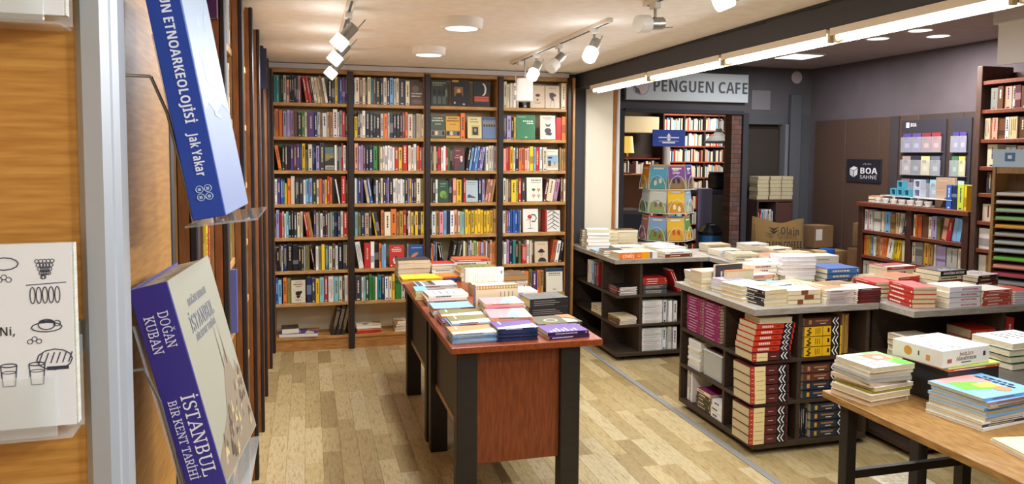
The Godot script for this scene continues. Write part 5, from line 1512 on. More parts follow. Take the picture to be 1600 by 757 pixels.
# ---------------------------------------------------------------- arcade beyond the opening
func build_arcade() -> void:
	struct("ceiling_arcade", rect3(2.62, 5.8, 2.6, 2.75, -7.6, 1.6, mb("a89da0")), M["arcade_hazed"], "mauve grey ceiling of the arcade")
	struct("wall_right", rect3(5.6, 5.8, 0, 2.6, -7.5, 1.6, mb("665e62")), M["arcade_hazed"], "mauve grey right wall of the arcade")  # grey lightened for lens haze, as on the ceiling
	var dado := thing("wall_panelling", "brown wood panelling on the arcade's right wall", "panelling", Transform3D(), "", "structure")
	var z := -7.36
	while z < -4.4:
		obj("panel", rect3(5.565, 5.599, 0.0, 2.0, z, z + 0.496, mb("5a4a44" if z < -6.2 else "4b4242"), 0.003), M["wenge"], dado)
		z += 0.5
	var fr := thing("wall_front", "dark cafe shopfront wall", "shopfront", Transform3D(), "", "structure")
	var dk := "43464c"
	obj("fascia", rect3(2.62, 5.8, 2.08, 2.75, -7.62, -7.5, mb("5c5a60")), M["arcade_hazed"], fr)
	obj("left_wall", rect3(2.62, 3.2, 0, 2.08, -7.62, -7.5, mb(dk)), M["matt"], fr)
	for x in [3.24, 4.745]:
		obj("frame_post", rect3(x - 0.035, x + 0.035, 0, 2.08, -7.62, -7.47, mb("35373c"), 0.003), M["matt"], fr)
	obj("frame_head", rect3(3.275, 4.71, 2.06, 2.1, -7.6, -7.47, mb("35373c"), 0.003), M["matt"], fr)
	obj("right_wall", rect3(5.28, 5.6, 0, 2.08, -7.62, -7.5, mb("4b4c52")), M["matt"], fr)
	obj("window_head", rect3(4.78, 5.28, 1.96, 2.08, -7.6, -7.5, mb("4f5056")), M["matt"], fr)
	obj("window_post", rect3(5.235, 5.275, 0, 1.96, -7.55, -7.44, mb("6a6b70"), 0.003), M["matt"], fr)
	obj("window_back", rect3(4.78, 5.235, 0, 1.96, -7.62, -7.585, mb("322c2a")), M["matt"], fr)
	obj("pilaster", rect3(5.3, 5.44, 0, 2.3, -7.5, -7.44, mb("505258"), 0.004), M["matt"], fr)
	obj("vent_grille", rect3(4.82, 5.06, 2.12, 2.34, -7.5, -7.492, mb("77757a"), 0.002), M["matt"], fr)
	# brick reveal of the cafe door
	var br := thing("wall_reveal", "dark brick reveal of the cafe door", "brick column", Transform3D(), "", "structure")
	obj("mortar", rect3(4.585, 4.705, 0, 2.06, -7.64, -7.505, mb("5a5048")), M["matt"], br)
	var bricks := mb()
	var y := 0.0
	var row := 0
	while y < 2.0:
		for k in 2:
			bricks.col = lin(["6a463c", "5c3e36", "74504a", "604a44"][rng.randi() % 4])
			var w := 0.09 if (k + row) % 2 == 0 else 0.03
			rect3(4.582 + (0.0 if k == 0 else (0.094 if row % 2 == 0 else 0.034)), 4.582 + (0.0 if k == 0 else (0.094 if row % 2 == 0 else 0.034)) + w, y + 0.004, y + 0.05, -7.645, -7.5, bricks, 0.002)
		y += 0.054
		row += 1
	var bo := obj("bricks", bricks, M["matt"], br)
	bo.set_meta("kind", "stuff")
	# the cafe sign
	var sg := thing("shop_sign", "long white sign board with dark lettering over the cafe door", "sign", at(4.0, 2.345, -7.455))
	obj("sign_board", mb("c9d3d8").box(Vector3(), Vector3(1.47, 0.31, 0.05), 0.004), M["print"], sg)
	lettering(sg, "PENGUEN CAFE", 0.125, 1.14, Transform3D(Basis(), Vector3(0.15, 0.0, 0.026)), "4c545c", false, true)
	var lg := mb("4c545c")
	lg.lathe(PackedVector2Array([Vector2(0, 0), Vector2(0.095, 0), Vector2(0.095, 0.002), Vector2(0, 0.002)]), 28)
	lg.col = lin("d8c8cc")
	lg.t = Transform3D(Basis(), Vector3(0.0, 0.0015, 0.0))
	lg.lathe(PackedVector2Array([Vector2(0, 0), Vector2(0.09, 0), Vector2(0.09, 0.002), Vector2(0, 0.002)]), 28)
	lg.col = lin("4a4a50")
	lg.poly(PackedVector2Array([Vector2(-0.088, -0.01), Vector2(-0.02, 0.03), Vector2(0.0, 0.088), Vector2(-0.06, 0.065)]), func(p): return Vector3(p.x, 0.0026, p.y), Vector3.UP)
	obj("round_emblem", lg, M["print"], sg, Transform3D(Basis(Vector3.RIGHT, PI / 2), Vector3(-0.565, -0.01, 0.0245)))
	tag(obj("smoke_detector", mb("b8b2b4").lathe(PackedVector2Array([Vector2(0, -0.04), Vector2(0.03, -0.038), Vector2(0.06, -0.02), Vector2(0.07, 0.0), Vector2(0, 0)]), 20), M["matt"], null, Transform3D(Basis(Vector3.RIGHT, -PI / 2).inverse(), Vector3(5.4, 2.5, -7.498))), "round white smoke detector on the grey wall right of cafe sign", "detector")


# ---------------------------------------------------------------- inside the cafe
func build_cafe() -> void:
	struct("wall_cafe", rect3(2.62, 7.2, 0, 2.75, -10.7, -10.55, mb("4a4440")), M["plaster"], "dark rear wall inside the cafe")
	struct("wall_cafe_left", rect3(2.62, 2.75, 0, 2.75, -10.55, -7.62, mb("6a4a38")), M["plaster"], "left wall inside the cafe")
	struct("wall_cafe_right", rect3(7.05, 7.2, 0, 2.75, -10.55, -7.62, mb("4a4440")), M["plaster"], "right wall inside the cafe")
	struct("wall_cafe_near", rect3(5.8, 7.2, 0, 2.75, -7.62, -7.5, mb("4a4440")), M["plaster"], "front wall of the cafe's right part")
	struct("ceiling_cafe", rect3(2.62, 7.2, 2.6, 2.75, -10.7, -7.62, mb("3a3a3e")), M["plaster"], "dark ceiling inside the cafe")
	struct("floor_cafe", rect3(5.8, 7.2, -0.1, 0.0, -10.7, -7.5, mb("8a7458")), M["matt"], "floor of the cafe's right part")
	var cs := thing("bookcase", "tall red brown bookcase seen through the cafe door", "bookcase", at(5.1, 0, -10.2))
	obj("carcass", rect3(0, 1.7, 0, 2.3, -0.3, -0.28, mb("3a2c28")), M["matt"], cs)
	for k in 6:
		obj("upright", rect3(0.34 * k - 0.012, 0.34 * k + 0.012, 0, 2.5, -0.28, 0, mb("3a2a26")), M["matt"], cs)
	var stuff := mb()
	for r in 10:
		var y := 0.1 + 0.235 * r
		obj("shelf", rect3(0, 1.7, y - 0.02, y, -0.28, 0.004, mb("a8543a")), M["matt"], cs)
		if r > 8:
			continue
		for k in 5:
			var x := 0.34 * k + 0.016
			while x < 0.34 * k + 0.3:
				var w := rng.randf_range(0.012, 0.03)
				stuff.col = lin(hue(["white", "cream", "silver", "white", "sky", "salmon", "red", "charcoal", "white"][rng.randi() % 9], 0.08))
				var h := rng.randf_range(0.14, 0.19)
				rect3(x, x + w - 0.001, y, y + h, -0.16, -0.01, stuff)
				x += w
	var so := obj("books", stuff, M["print"], null, at(5.1, 0.0005, -10.2))
	tag(so, "pale book spines filling the bookcase inside the cafe", "books", "", "stuff")
	# left part of the cafe: a low bookcase, lamp, cream cabinet, dark seats
	var lb := thing("bookcase", "low dark bookcase at the back left inside the cafe", "bookcase", at(4.35, 0, -10.2))
	obj("carcass", rect3(0, 0.7, 0, 1.62, -0.3, -0.28, mb("4a2c24")), M["matt"], lb)
	for k in 7:
		obj("shelf", rect3(0, 0.7, 0.24 * k + 0.1, 0.24 * k + 0.12, -0.28, 0, mb("6a3426")), M["matt"], lb)
	var s2 := mb()
	for r in 6:
		var x := 0.02
		while x < 0.66:
			var w := rng.randf_range(0.015, 0.035)
			s2.col = lin(hue(["maroon", "white", "charcoal", "crimson", "silver", "brown"][rng.randi() % 6], 0.08))
			rect3(x, x + w - 0.001, 0.24 * r + 0.1205, 0.24 * r + 0.12 + rng.randf_range(0.13, 0.2), -0.16, -0.01, s2)
			x += w
	tag(obj("books", s2, M["print"], null, at(4.35, 0, -10.2)), "mixed book spines in the low bookcase inside the cafe", "books", "", "stuff")
	tag(obj("wall_cabinet", rect3(4.2, 4.95, 1.92, 2.16, -10.35, -10.05, mb("c8bc9c"), 0.01), M["matt"]), "cream cabinet hung high at left inside the cafe", "cabinet")
	var lamp := thing("table_lamp", "lamp with a glowing yellow shade at left inside the cafe", "lamp", at(4.12, 1.35, -9.3))
	obj("lamp_shade", mb("f0d070").lathe(PackedVector2Array([Vector2(0.09, 0.28), Vector2(0.065, 0.5), Vector2(0.06, 0.5), Vector2(0.085, 0.28)]), 20), glow("shade", "f6c44c", 1.2), lamp)
	obj("stem", mb("3a2c20").tube(Vector3(0, 0, 0), Vector3(0, 0.36, 0), 0.012), M["matt"], lamp)
	obj("base", mb("3a2c20").lathe(PackedVector2Array([Vector2(0, 0), Vector2(0.07, 0), Vector2(0.07, 0.015), Vector2(0, 0.02)]), 18), M["matt"], lamp)
	var ol := OmniLight3D.new()
	ol.name = "light"
	ol.light_color = Color("ffc870")
	ol.light_energy = 0.25
	ol.light_size = 0.05
	ol.omni_range = 6
	ol.omni_attenuation = 2
	ol.shadow_enabled = true
	ol.position = Vector3(0, 0.4, 0)
	lamp.add_child(ol)
	tag(obj("side_cabinet", rect3(3.95, 4.3, 0, 1.35, -9.5, -9.1, mb("7a5238"), 0.01), M["card"]), "brown cabinet carrying the yellow lamp inside the cafe", "cabinet")
	tag(obj("bench", rect3(3.35, 3.9, 0, 0.95, -8.6, -8.1, mb("26262c"), 0.04), M["matt"]), "dark upholstered bench just inside the cafe door", "bench")
	# counter with a machine, blue bin
	var ct := thing("counter", "lilac grey counter inside the cafe door", "counter", at(0, 0, 0))
	obj("front_board", rect3(4.74, 5.1, 0.0, 1.12, -8.2, -8.15, mb("77736a"), 0.003), M["matt"], ct)
	obj("side_board", rect3(4.55, 4.739, 0.0, 1.2, -8.2, -8.15, mb("9a98bc"), 0.003), M["matt"], ct)
	obj("worktop", rect3(4.55, 5.4, 1.12, 1.18, -8.8, -8.202, mb("5a5a70"), 0.004), M["matt"], ct)
	var em := thing("coffee_machine", "dark coffee machine standing on the cafe counter", "coffee machine", at(5.0, 1.1805, -8.42))
	obj("machine_body", mb("1c1c20").box(Vector3(0, 0.1, 0), Vector3(0.24, 0.2, 0.22), 0.02), M["print"], em)
	obj("lid", mb("50607a").box(Vector3(-0.05, 0.21, 0), Vector3(0.14, 0.02, 0.18), 0.006), M["print"], em)
	obj("spout", mb("8a8a8a").tube(Vector3(0, 0.1, 0.11), Vector3(0, 0.06, 0.15), 0.012), M["satin_metal"], em)
	var pl := thing("pendant_lamp", "dark metal pendant lamp hanging inside the cafe", "lamp", at(5.42, 1.77, -9.2))
	obj("lamp_shade", mb("2a2c2e").lathe(PackedVector2Array([Vector2(0.2, 0), Vector2(0.19, 0.03), Vector2(0.1, 0.1), Vector2(0.05, 0.15), Vector2(0.04, 0.2), Vector2(0.0, 0.21)]), 24), M["matt"], pl)
	obj("cord", mb("1c1c1c").tube(Vector3(0, 0.2, 0), Vector3(0, 0.83, 0), 0.006), M["matt"], pl)
	obj("diffuser", mb("f0ece0").lathe(PackedVector2Array([Vector2(0, 0.01), Vector2(0.17, 0.01), Vector2(0.17, 0.02), Vector2(0, 0.02)]), 24), glow("pendant_glow", "fff0d8", 1.0), pl)
	var bin := thing("waste_bin", "blue bin with a dark liner beside the brick reveal", "bin", at(4.62, 0, -7.98))
	obj("bin_body", mb("3a78b4").lathe(PackedVector2Array([Vector2(0, 0), Vector2(0.11, 0), Vector2(0.14, 0.68), Vector2(0.13, 0.68), Vector2(0.1, 0.02), Vector2(0, 0.02)]), 20), M["print"], bin)
	obj("bin_liner", mb("26282c").lathe(PackedVector2Array([Vector2(0.142, 0.66), Vector2(0.15, 0.7), Vector2(0.08, 0.78), Vector2(0, 0.8)]), 14), M["print"], bin)
	var cl := thing("ceiling_lamp", "flat square ceiling lamp lighting the cafe shelves", "lamp", at(5.4, 2.595, -9.3))
	obj("lamp_frame", mb("d0d0d0").box(Vector3(0, -0.01, 0), Vector3(0.62, 0.02, 0.62)), M["matt"], cl)
	obj("diffuser", mb().box(Vector3(0, -0.022, 0), Vector3(0.58, 0.004, 0.58)), glow("panel_glow", "ffffff", 2.0), cl)
	area(cl, Vector2(0.56, 0.56), down(0, -0.03, 0), "fff6ea", 6.5)


# ---------------------------------------------------------------- things in the arcade
func low_row(x: float, y: float, z: float, w: float, tokens: String, where: String, group: String, h := 0.19) -> void:
	shelf_row(at(x, y, z, -90), w, tokens, h, 0.13, where, group)


func build_arcade_things() -> void:
	spinner()
	# low bookcase on the right wall
	var wood := "7a4434"
	var c := thing("bookcase", "low red brown bookcase of two bays under the card display", "bookcase", at(5.15, 0, 0))
	obj("top_board", rect3(-0.02, 0.33, 1.125, 1.165, -6.14, -4.86, mb(wood), 0.003), M["case_wood"], c)
	obj("back_panel", rect3(0.3, 0.32, 0, 1.124, -6.12, -4.88, mb("4a2c24")), M["case_wood"], c)
	for z in [-6.1, -5.5, -4.9]:
		obj("upright", rect3(0.0, 0.3, 0, 1.1245, z - 0.03, z + 0.03, mb("4c3029"), 0.003), M["case_wood"], c)
	for b in 2:
		var z0: float = [-6.07, -5.47][b]
		for y in [0.9, 0.66, 0.42]:
			obj("shelf", rect3(0.002, 0.299, y - 0.03, y, z0, z0 + 0.54, mb(wood), 0.002), M["case_wood"], c)
	var g := "books in the low bookcase of the arcade"
	low_row(5.165, 0.9005, -6.065, 0.525, "white3 pink2 white3 gap1 white7 silver2 cream2 sky6 tan5 beige3 /white2 /silver2 /charcoal2", "upper far shelf of low arcade bookcase", g)
	low_row(5.165, 0.6605, -6.065, 0.525, "orange3 gold4 sky3 white3 tan4 salmon3 orange4 /white6 /lime2 /yellow3*2 cream4", "middle far shelf of low arcade bookcase", g)
	low_row(5.165, 0.4205, -6.065, 0.525, "silver5 salmon3 cream4 white4 grey5 beige4 sky4", "lower far shelf of low arcade bookcase", g)
	low_row(5.165, 0.9005, -5.465, 0.525, "cream2 orange2 rust4 gap1 brown6 cream3 lilac5 olive3 /salmon5 /crimson4 /sky4*2", "upper near shelf of low arcade bookcase", g)
	low_row(5.165, 0.6605, -5.465, 0.525, "cream3 grey7 gold5 tan4 white2 lilac8 gap1 silver9 cream4", "middle near shelf of low arcade bookcase", g)
	low_row(5.165, 0.4205, -5.465, 0.525, "rust6 silver6 cream4 tan5 white5 grey4", "lower near shelf of low arcade bookcase", g)
	low_row(5.2, 1.1655, -5.16, 0.2, "blue4 navy4 lime5t yellow2", "top of low arcade bookcase", g, 0.2)
	place_book("brown framed photo book standing on the low bookcase top", g, 0.03, 0.26, 0.17, {"c": Color("a8907c"), "s": Color("6a4a38"), "art": "gent"}, Transform3D(Basis(Vector3.UP, deg_to_rad(-80)), Vector3(5.3, 1.297, -5.24)) * Transform3D(FACE_OUT, Vector3()), true)
	pile(5.28, 1.165, -5.98, 5, 0.12, 0.2, [["navy", 0.03, {}], ["salmon", 0.03, {"s": "white"}]], "navy and white pair at the low bookcase's far end", g)
	# souvenirs on its top: letter blocks and cups
	var blocks := [[-5.78, 0.0, 0.07, "4c9cb4"], [-5.7, 0.0, 0.07, "4c9cb4"], [-5.62, 0.0, 0.07, "4c9cb4"], [-5.7, 0.072, 0.07, "4c9cb4"], [-5.5, 0.0, 0.08, "b8c0d4"], [-5.5, 0.082, 0.075, "b8c0d4"]]
	for i in blocks.size():
		var b: Array = blocks[i]
		var m := mb(b[3])
		var s: float = b[2]
		rect3(-0.03, 0.03, 0.0, 0.012, -s / 2, s / 2, m)
		rect3(-0.03, 0.03, s - 0.012, s, -s / 2, s / 2, m)
		for q in [-1, 1]:
			rect3(-0.03, 0.03, 0.012, s - 0.012, q * s / 2 - 0.006 - 0.006 * q, q * s / 2 + 0.006 - 0.006 * q, m)
		var o := obj("souvenir_frame", m, M["print"], null, at(5.26, 1.242 + b[1], b[0]))
		tag(o, "%s open souvenir frame, %s on the low bookcase display" % ["turquoise" if i < 4 else "pale grey", ["first from far end", "second from far end", "third from far end", "atop the turquoise row", "lower one nearer", "upper one nearer"][i]], "souvenir", "souvenir frames")
	for k in 2:
		var st := mb("c4c4c0")
		rect3(-0.05, 0.06, 0.07, 0.076, -0.2, 0.2, st)
		for q in [-0.17, 0.17]:
			rect3(-0.04, 0.05, 0.0, 0.07, q - 0.01, q + 0.01, st)
		tag(obj("display_riser", st, M["print"], null, at(5.26, 1.1655, [-5.72, -5.3][k])), "small white riser under the souvenirs, %s one" % ["farther", "nearer"][k], "stand", "white risers")
	for k in 7:
		var cup := thing("cup", "small white cup on the low bookcase edge, %s from far end" % ORD[k + 1], "cup", at(5.185, 1.1655, -5.92 + 0.1 * k), "white cups on the low bookcase")
		obj("bowl", mb("d8d6d0").lathe(PackedVector2Array([Vector2(0, 0), Vector2(0.018, 0), Vector2(0.03, 0.03), Vector2(0.032, 0.05), Vector2(0.029, 0.05), Vector2(0.016, 0.006), Vector2(0, 0.006)]), 16), M["print"], cup)
		obj("saucer", mb("c8c4bc").lathe(PackedVector2Array([Vector2(0.018, 0.0), Vector2(0.042, 0.005), Vector2(0.042, 0.008), Vector2(0.018, 0.003)]), 16), M["print"], cup)
	# card displays on the wall
	for k in 2:
		var z0: float = [-6.05, -5.47][k]
		var z1: float = [-5.53, -5.26][k]
		var d := thing("card_display", ["wall board of clear pockets full of postcards", "narrow wall board of clear card pockets beside the tall bookcase"][k], "card display", at(5.562, 0, 0), "postcard wall boards")
		obj("back_board", rect3(-0.012, 0.0, 1.19, 1.95, z0, z1, mb("34313a"), 0.002), M["matt"], d)
		var n: int = [4, 2][k]
		for r in 3:
			obj("pocket", rect3(-0.04, -0.037, 1.22 + 0.215 * r, 1.36 + 0.215 * r, z0 + 0.02, z1 - 0.02, mb()), glass("pocket_acrylic", "dfe4ea", 0.2), d)
			obj("pocket_floor", rect3(-0.04, -0.012, 1.215 + 0.215 * r, 1.22 + 0.215 * r, z0 + 0.02, z1 - 0.02, mb("8a8890")), M["matt"], d)
			for q in n:
				var cc: String = [["8a6a6a", "5a5a72", "4a5a6a", "9ac0cc"], ["a89490", "3a3a44", "d8c88c", "6a707c"], ["5a4a8c", "62508c", "8c3a44", "9c3c40"]][r][q] if k == 0 else [["8cc0cc", "b8c8c4"], ["4a7a54", "d0cc5c"], ["4c4484", "54488c"]][r][q]
				var w := (z1 - z0 - 0.06) / n
				var zc := z0 + 0.03 + w * (q + 0.5)
				var cardo := mb(cc)
				rect3(-0.03, -0.026, 1.222 + 0.215 * r, 1.395 + 0.215 * r, zc - w * 0.44, zc + w * 0.44, cardo)
				cardo.col = lin(Color(cc).lightened(0.5))
				rect3(-0.0312, -0.03, 1.26 + 0.215 * r, 1.3 + 0.215 * r, zc - w * 0.2, zc + w * 0.25, cardo)
				cardo.col = lin(Color(cc).darkened(0.4))
				rect3(-0.0312, -0.03, 1.33 + 0.215 * r, 1.36 + 0.215 * r, zc - w * 0.3, zc + w * 0.1, cardo)
				var co := obj("postcard", cardo, M["print"], null, at(5.562, 0, 0))
				var colword: String = [["rose", "slate", "blue grey", "pale blue"], ["beige", "dark", "cream", "grey"], ["violet", "purple", "red", "dark red"]][r][q] if k == 0 else [["pale blue", "pale grey"], ["green", "yellow"], ["violet", "purple"]][r][q]
				tag(co, "%s postcard in the %s pocket row of the %s wall board" % [colword, ["lowest", "middle", "upper"][r], ["wide", "narrow"][k]], "postcard", "postcards on the wall boards")
		if k == 0:
			var hd := mb("d8d4d8")
			rect3(-0.0135, -0.012, 1.88, 1.93, -6.0, -5.96, hd)
			obj("header_emblem", hd, M["print"], d)
			lettering(d, "BOA", 0.035, 0.07, Transform3D(Basis(Vector3.UP, -PI / 2), Vector3(-0.0125, 1.905, -5.91)), "dcd8dc", false, true)
	# BOA SAHNE sign
	var bs := thing("wall_sign", "square black sign with white cube emblem and BOA SAHNE lettering", "sign", at(5.558, 1.455, -6.56))
	obj("sign_board", mb("22242e").box(Vector3(0, 0, 0), Vector3(0.012, 0.24, 0.5), 0.002), M["print"], bs)
	var face := Basis(Vector3.UP, -PI / 2)
	lettering(bs, "BOA", 0.062, 0.24, Transform3D(face, Vector3(-0.0065, 0.0, 0.075)), "dcdce0", false, true)
	lettering(bs, "SAHNE", 0.036, 0.24, Transform3D(face, Vector3(-0.0065, -0.065, 0.075)), "c8c8d0", false, false)
	var cube := mb("7a7a84")
	for k in 5:
		cube.box(Vector3(-0.0064, 0.068 + 0.004 * (k % 2), 0.0 + 0.026 * k), Vector3(0.001, 0.012 + 0.008 * (k % 2), 0.016))
	cube.col = lin("e4e4e8")
	var pf := func(p: Vector2): return Vector3(-0.0068, p.y, p.x)
	cube.poly(PackedVector2Array([Vector2(-0.2, 0.02), Vector2(-0.14, 0.045), Vector2(-0.08, 0.03), Vector2(-0.14, 0.0)]), pf, Vector3.LEFT)
	cube.col = lin("c4c4cc")
	cube.poly(PackedVector2Array([Vector2(-0.2, 0.015), Vector2(-0.145, -0.005), Vector2(-0.145, -0.07), Vector2(-0.195, -0.045)]), pf, Vector3.LEFT)
	cube.col = lin("d8d8de")
	cube.poly(PackedVector2Array([Vector2(-0.135, -0.005), Vector2(-0.08, 0.022), Vector2(-0.085, -0.04), Vector2(-0.135, -0.07)]), pf, Vector3.LEFT)
	obj("cube_emblem", cube, M["print"], bs)
	# tall bookcase near the right edge
	var tb := thing("bookcase", "tall red brown bookcase at the right edge behind the paper rack", "bookcase", at(5.13, 0, 0))
	obj("back_panel", rect3(0.3, 0.32, 0, 2.28, -4.8, -3.6, mb("4c2e26")), M["case_wood"], tb)
	for z in [-4.8, -4.18, -3.6]:
		obj("upright", rect3(-0.01, 0.3, 0, 2.32 if z < -4.7 else 2.2, z - 0.025, z + 0.025, mb("5a463f"), 0.003), M["case_wood_side"], tb)
	var ty := [1.975, 1.745, 1.53, 1.32, 1.1, 0.88, 0.66]
	for y in ty + [2.2]:
		for b in 2:
			obj("shelf", rect3(0.0, 0.299, y - 0.03, y, [-4.774, -4.154][b], [-4.206, -3.626][b], mb("86482f"), 0.002), M["case_wood"], tb)
	var gt := "books in the tall bookcase of the arcade"
	var trow := ["gap3 grey4 brown3 salmon4 silver2 maroon3 brown4 gap3 cream4 tan4", "cream3 gap1 salmon3 brown4 white2 beige4 brown4 white3 cream3 gap5", "gap2 cream5 gap4 grey5 beige4 rust4 gap6", "gap2 charcoal5 black4 charcoal5 brown5 black4", "gap1 cream10s beige10s white9s", "white8 silver10 cream8 grey8", "white3 tan2 yellow4 gold3 cream5 white5"]
	for r in 7:
		low_row(5.145, ty[r] + 0.0005, -4.77, 0.55, trow[r], "%s shelf down of tall arcade bookcase" % ORD[r + 1], gt, 0.17)
	paper_rack()
	# sack, cartons, shelf with paper stacks by the shopfront
	var sh := thing("shelf_unit", "small dark shelf unit under the paper stacks by the cafe", "shelf", at(4.8, 0, -7.42))
	obj("top_board", rect3(0, 0.46, 1.09, 1.115, -0.08, 0.12, mb("4a2e28"), 0.002), M["matt"], sh)
	for x in [0.0, 0.24, 0.44]:
		obj("upright", rect3(x, x + 0.02, 0, 1.0895, -0.08, 0.12, mb("40302c"), 0.001), M["matt"], sh)
	for y in [0.22, 0.52, 0.8]:
		obj("shelf", rect3(0.021, 0.239, y - 0.02, y, -0.08, 0.12, mb("40302c")), M["matt"], sh)
	obj("door", rect3(0.261, 0.439, 0.02, 1.08, 0.1, 0.118, mb("4c2c26"), 0.002), M["matt"], sh)
	for r in 2:
		shelf_row(at(4.825, [0.8005, 0.5205][r], -7.315), 0.21, ["maroon3 crimson2 sky4 silver2 white3 charcoal2 white3 navy4", "brown3 white4 rust3 silver3 navy3 grey4"][r], 0.2, 0.13, "%s shelf of dark unit by the cafe" % ["upper", "lower"][r], "books in the dark unit by the cafe")
	var px := [4.83, 4.99, 5.14]
	for k in 3:
		for q in 6:
			var pk := obj("paper_ream", mb("c4bea8").box(Vector3(0, 0.0215, 0), Vector3(0.14, 0.042, 0.17), 0.003), M["page"], null, at(px[k] + 0.05 + 0.004 * (q % 2), 1.1155 + 0.0432 * q, -7.4, 2.0 * (q % 3) - 2))
			tag(pk, "pale paper ream, %s from bottom in %s pile on dark unit" % [ORD[q + 1], ["left", "middle", "right"][k]], "paper", "paper reams by the cafe")
	sack()
	var boxes := [[5.32, 0.62, -6.95, 0.26, 0.24, 8, "upper carton with white labels behind the coffee sack"], [5.12, 0.4, -6.68, 0.24, 0.22, -6, "carton with white label right of the coffee sack"], [5.36, 0.38, -6.72, 0.22, 0.235, 3, "middle carton under the upper labelled carton"], [5.38, 0.0, -6.72, 0.3, 0.375, 0, "lowest carton beneath the middle carton"], [5.12, 0.0, -6.67, 0.28, 0.395, 4, "lowest carton beneath the carton by the sack"], [5.36, 0.42, -6.3, 0.2, 0.26, -4, "plain carton left of the low bookcase"], [5.42, 0.69, -6.34, 0.13, 0.24, 6, "open carton standing on the plain carton"], [5.36, 0.0, -6.3, 0.26, 0.415, 0, "lowest carton beneath the plain carton"]]
	for b in boxes:
		var cb := thing("cardboard_box", b[6], "box", at(b[0], b[1] + 0.001, b[2], b[5]), "cardboard cartons by the panelling")
		var w: float = b[3]
		var h: float = b[4] - 0.002
		obj("carton", mb(["8c6c48", "94744c", "7c6244"][rng.randi() % 3]).box(Vector3(0, h / 2, 0), Vector3(w, h, 0.2), 0.003), M["card"], cb)
		obj("tape", mb("a08a62").box(Vector3(0, h + 0.0006, 0), Vector3(0.04, 0.001, 0.198)), M["card"], cb)
		if "label" in b[6]:
			obj("sticker", mb("c8c6c0").box(Vector3(-w * 0.28, h * 0.6, 0.1006), Vector3(w * 0.34, h * 0.5, 0.001)), M["print"], cb)
	var bc := thing("canister", "blue plastic canister in front of the cartons", "canister", at(5.1, 0, -6.5))
	obj("canister_body", mb("2458b0").lathe(PackedVector2Array([Vector2(0, 0), Vector2(0.075, 0), Vector2(0.08, 0.02), Vector2(0.08, 0.54), Vector2(0.072, 0.56), Vector2(0.075, 0.58), Vector2(0.075, 0.66), Vector2(0, 0.67)]), 24), M["print"], bc)
	var cups := thing("paper_roll", "pale roll of paper standing beside the blue canister", "paper", at(4.93, 0, -6.4))
	obj("roll", mb("d8c898").lathe(PackedVector2Array([Vector2(0, 0), Vector2(0.07, 0), Vector2(0.07, 0.66), Vector2(0.02, 0.66), Vector2(0.02, 0.6), Vector2(0, 0.6)]), 20), M["page"], cups)
	# white hanging board at the upper right
	var hp := thing("hanging_board", "white hanging board at the upper right under the arcade ceiling", "board", at(3.62, 0, 0))
	obj("board", rect3(-0.012, 0.012, 2.1, 2.6, -3.28, -2.3, mb("f4f2ee"), 0.002), M["matt"], hp)
	obj("header", rect3(-0.03, 0.03, 2.32, 2.598, -3.3, -2.28, mb("d2cccc"), 0.004), M["matt"], hp)
	var d := thing("display_case", "brown grey display panel right of the BOA sign on the panelling", "panel", at(0, 0, 0))
	obj("panel_board", rect3(5.55, 5.564, 0.6, 2.0, -6.2, -6.1, mb("3a3436"), 0.002), M["matt"], d)


func sack() -> void:
	var s := thing("coffee_sack", "full burlap coffee sack with dark printing beside the cartons", "sack", at(4.83, 0, -6.95, -8))
	var b := mb("8f7a54")
	var nx := 20
	var ny := 14
	var f := func(i: int, j: int, side: float) -> Vector3:
		var u := float(i) / nx * 2 - 1
		var v := float(j) / ny
		var wide := 0.26 * (1.0 + 0.1 * sin(v * PI)) + 0.03 * v * v
		var thick := 0.13 * sqrt(maxf(0.0, 1 - pow(absf(u), 3.0))) * (1.0 - pow(v, 4.0)) * (0.8 + 0.2 * sin(v * PI))
		var ears := (0.075 if u < 0 else 0.03) * pow(absf(u), 2.0) * pow(v, 3.0)
		return Vector3(u * wide, v * 0.9 + ears - 0.012 * v * sin(u * 5 + 1), side * (thick + 0.004 * sin(u * 23 + v * 17) * (1 - v)))
	for side in [1.0, -1.0]:
		for i in nx:
			for j in ny:
				var q := [f.call(i, j, side), f.call(i + 1, j, side), f.call(i + 1, j + 1, side), f.call(i, j + 1, side)]
				if side > 0:
					b.quad(q[0], q[1], q[2], q[3])
				else:
					b.quad(q[3], q[2], q[1], q[0])
	obj("sack_body", b, M["burlap"], s)
	lettering(s, "Olain", 0.075, 0.2, Transform3D(Basis(Vector3.BACK, -0.08) * Basis(Vector3.RIGHT, -0.2), Vector3(0.08, 0.81, 0.108)), "2a2420", false, true, "printed_word")
	lettering(s, "CLEAN COFFEE", 0.07, 0.4, Transform3D(Basis(Vector3.RIGHT, -0.04), Vector3(0.0, 0.67, 0.144)), "2a2420", false, true, "printed_word")
	var lg := mb("2a2420")
	for k in 2:
		lg.poly(PackedVector2Array([Vector2(-0.06, 0.02), Vector2(0.0, -0.03), Vector2(0.06, 0.02), Vector2(0.0, 0.0)]), func(p): return Vector3(p.x - 0.1, p.y + 0.81 + 0.03 * k, 0.116 - 0.008 * k), Vector3.BACK)
	obj("printed_emblem", lg, M["matt"], s)


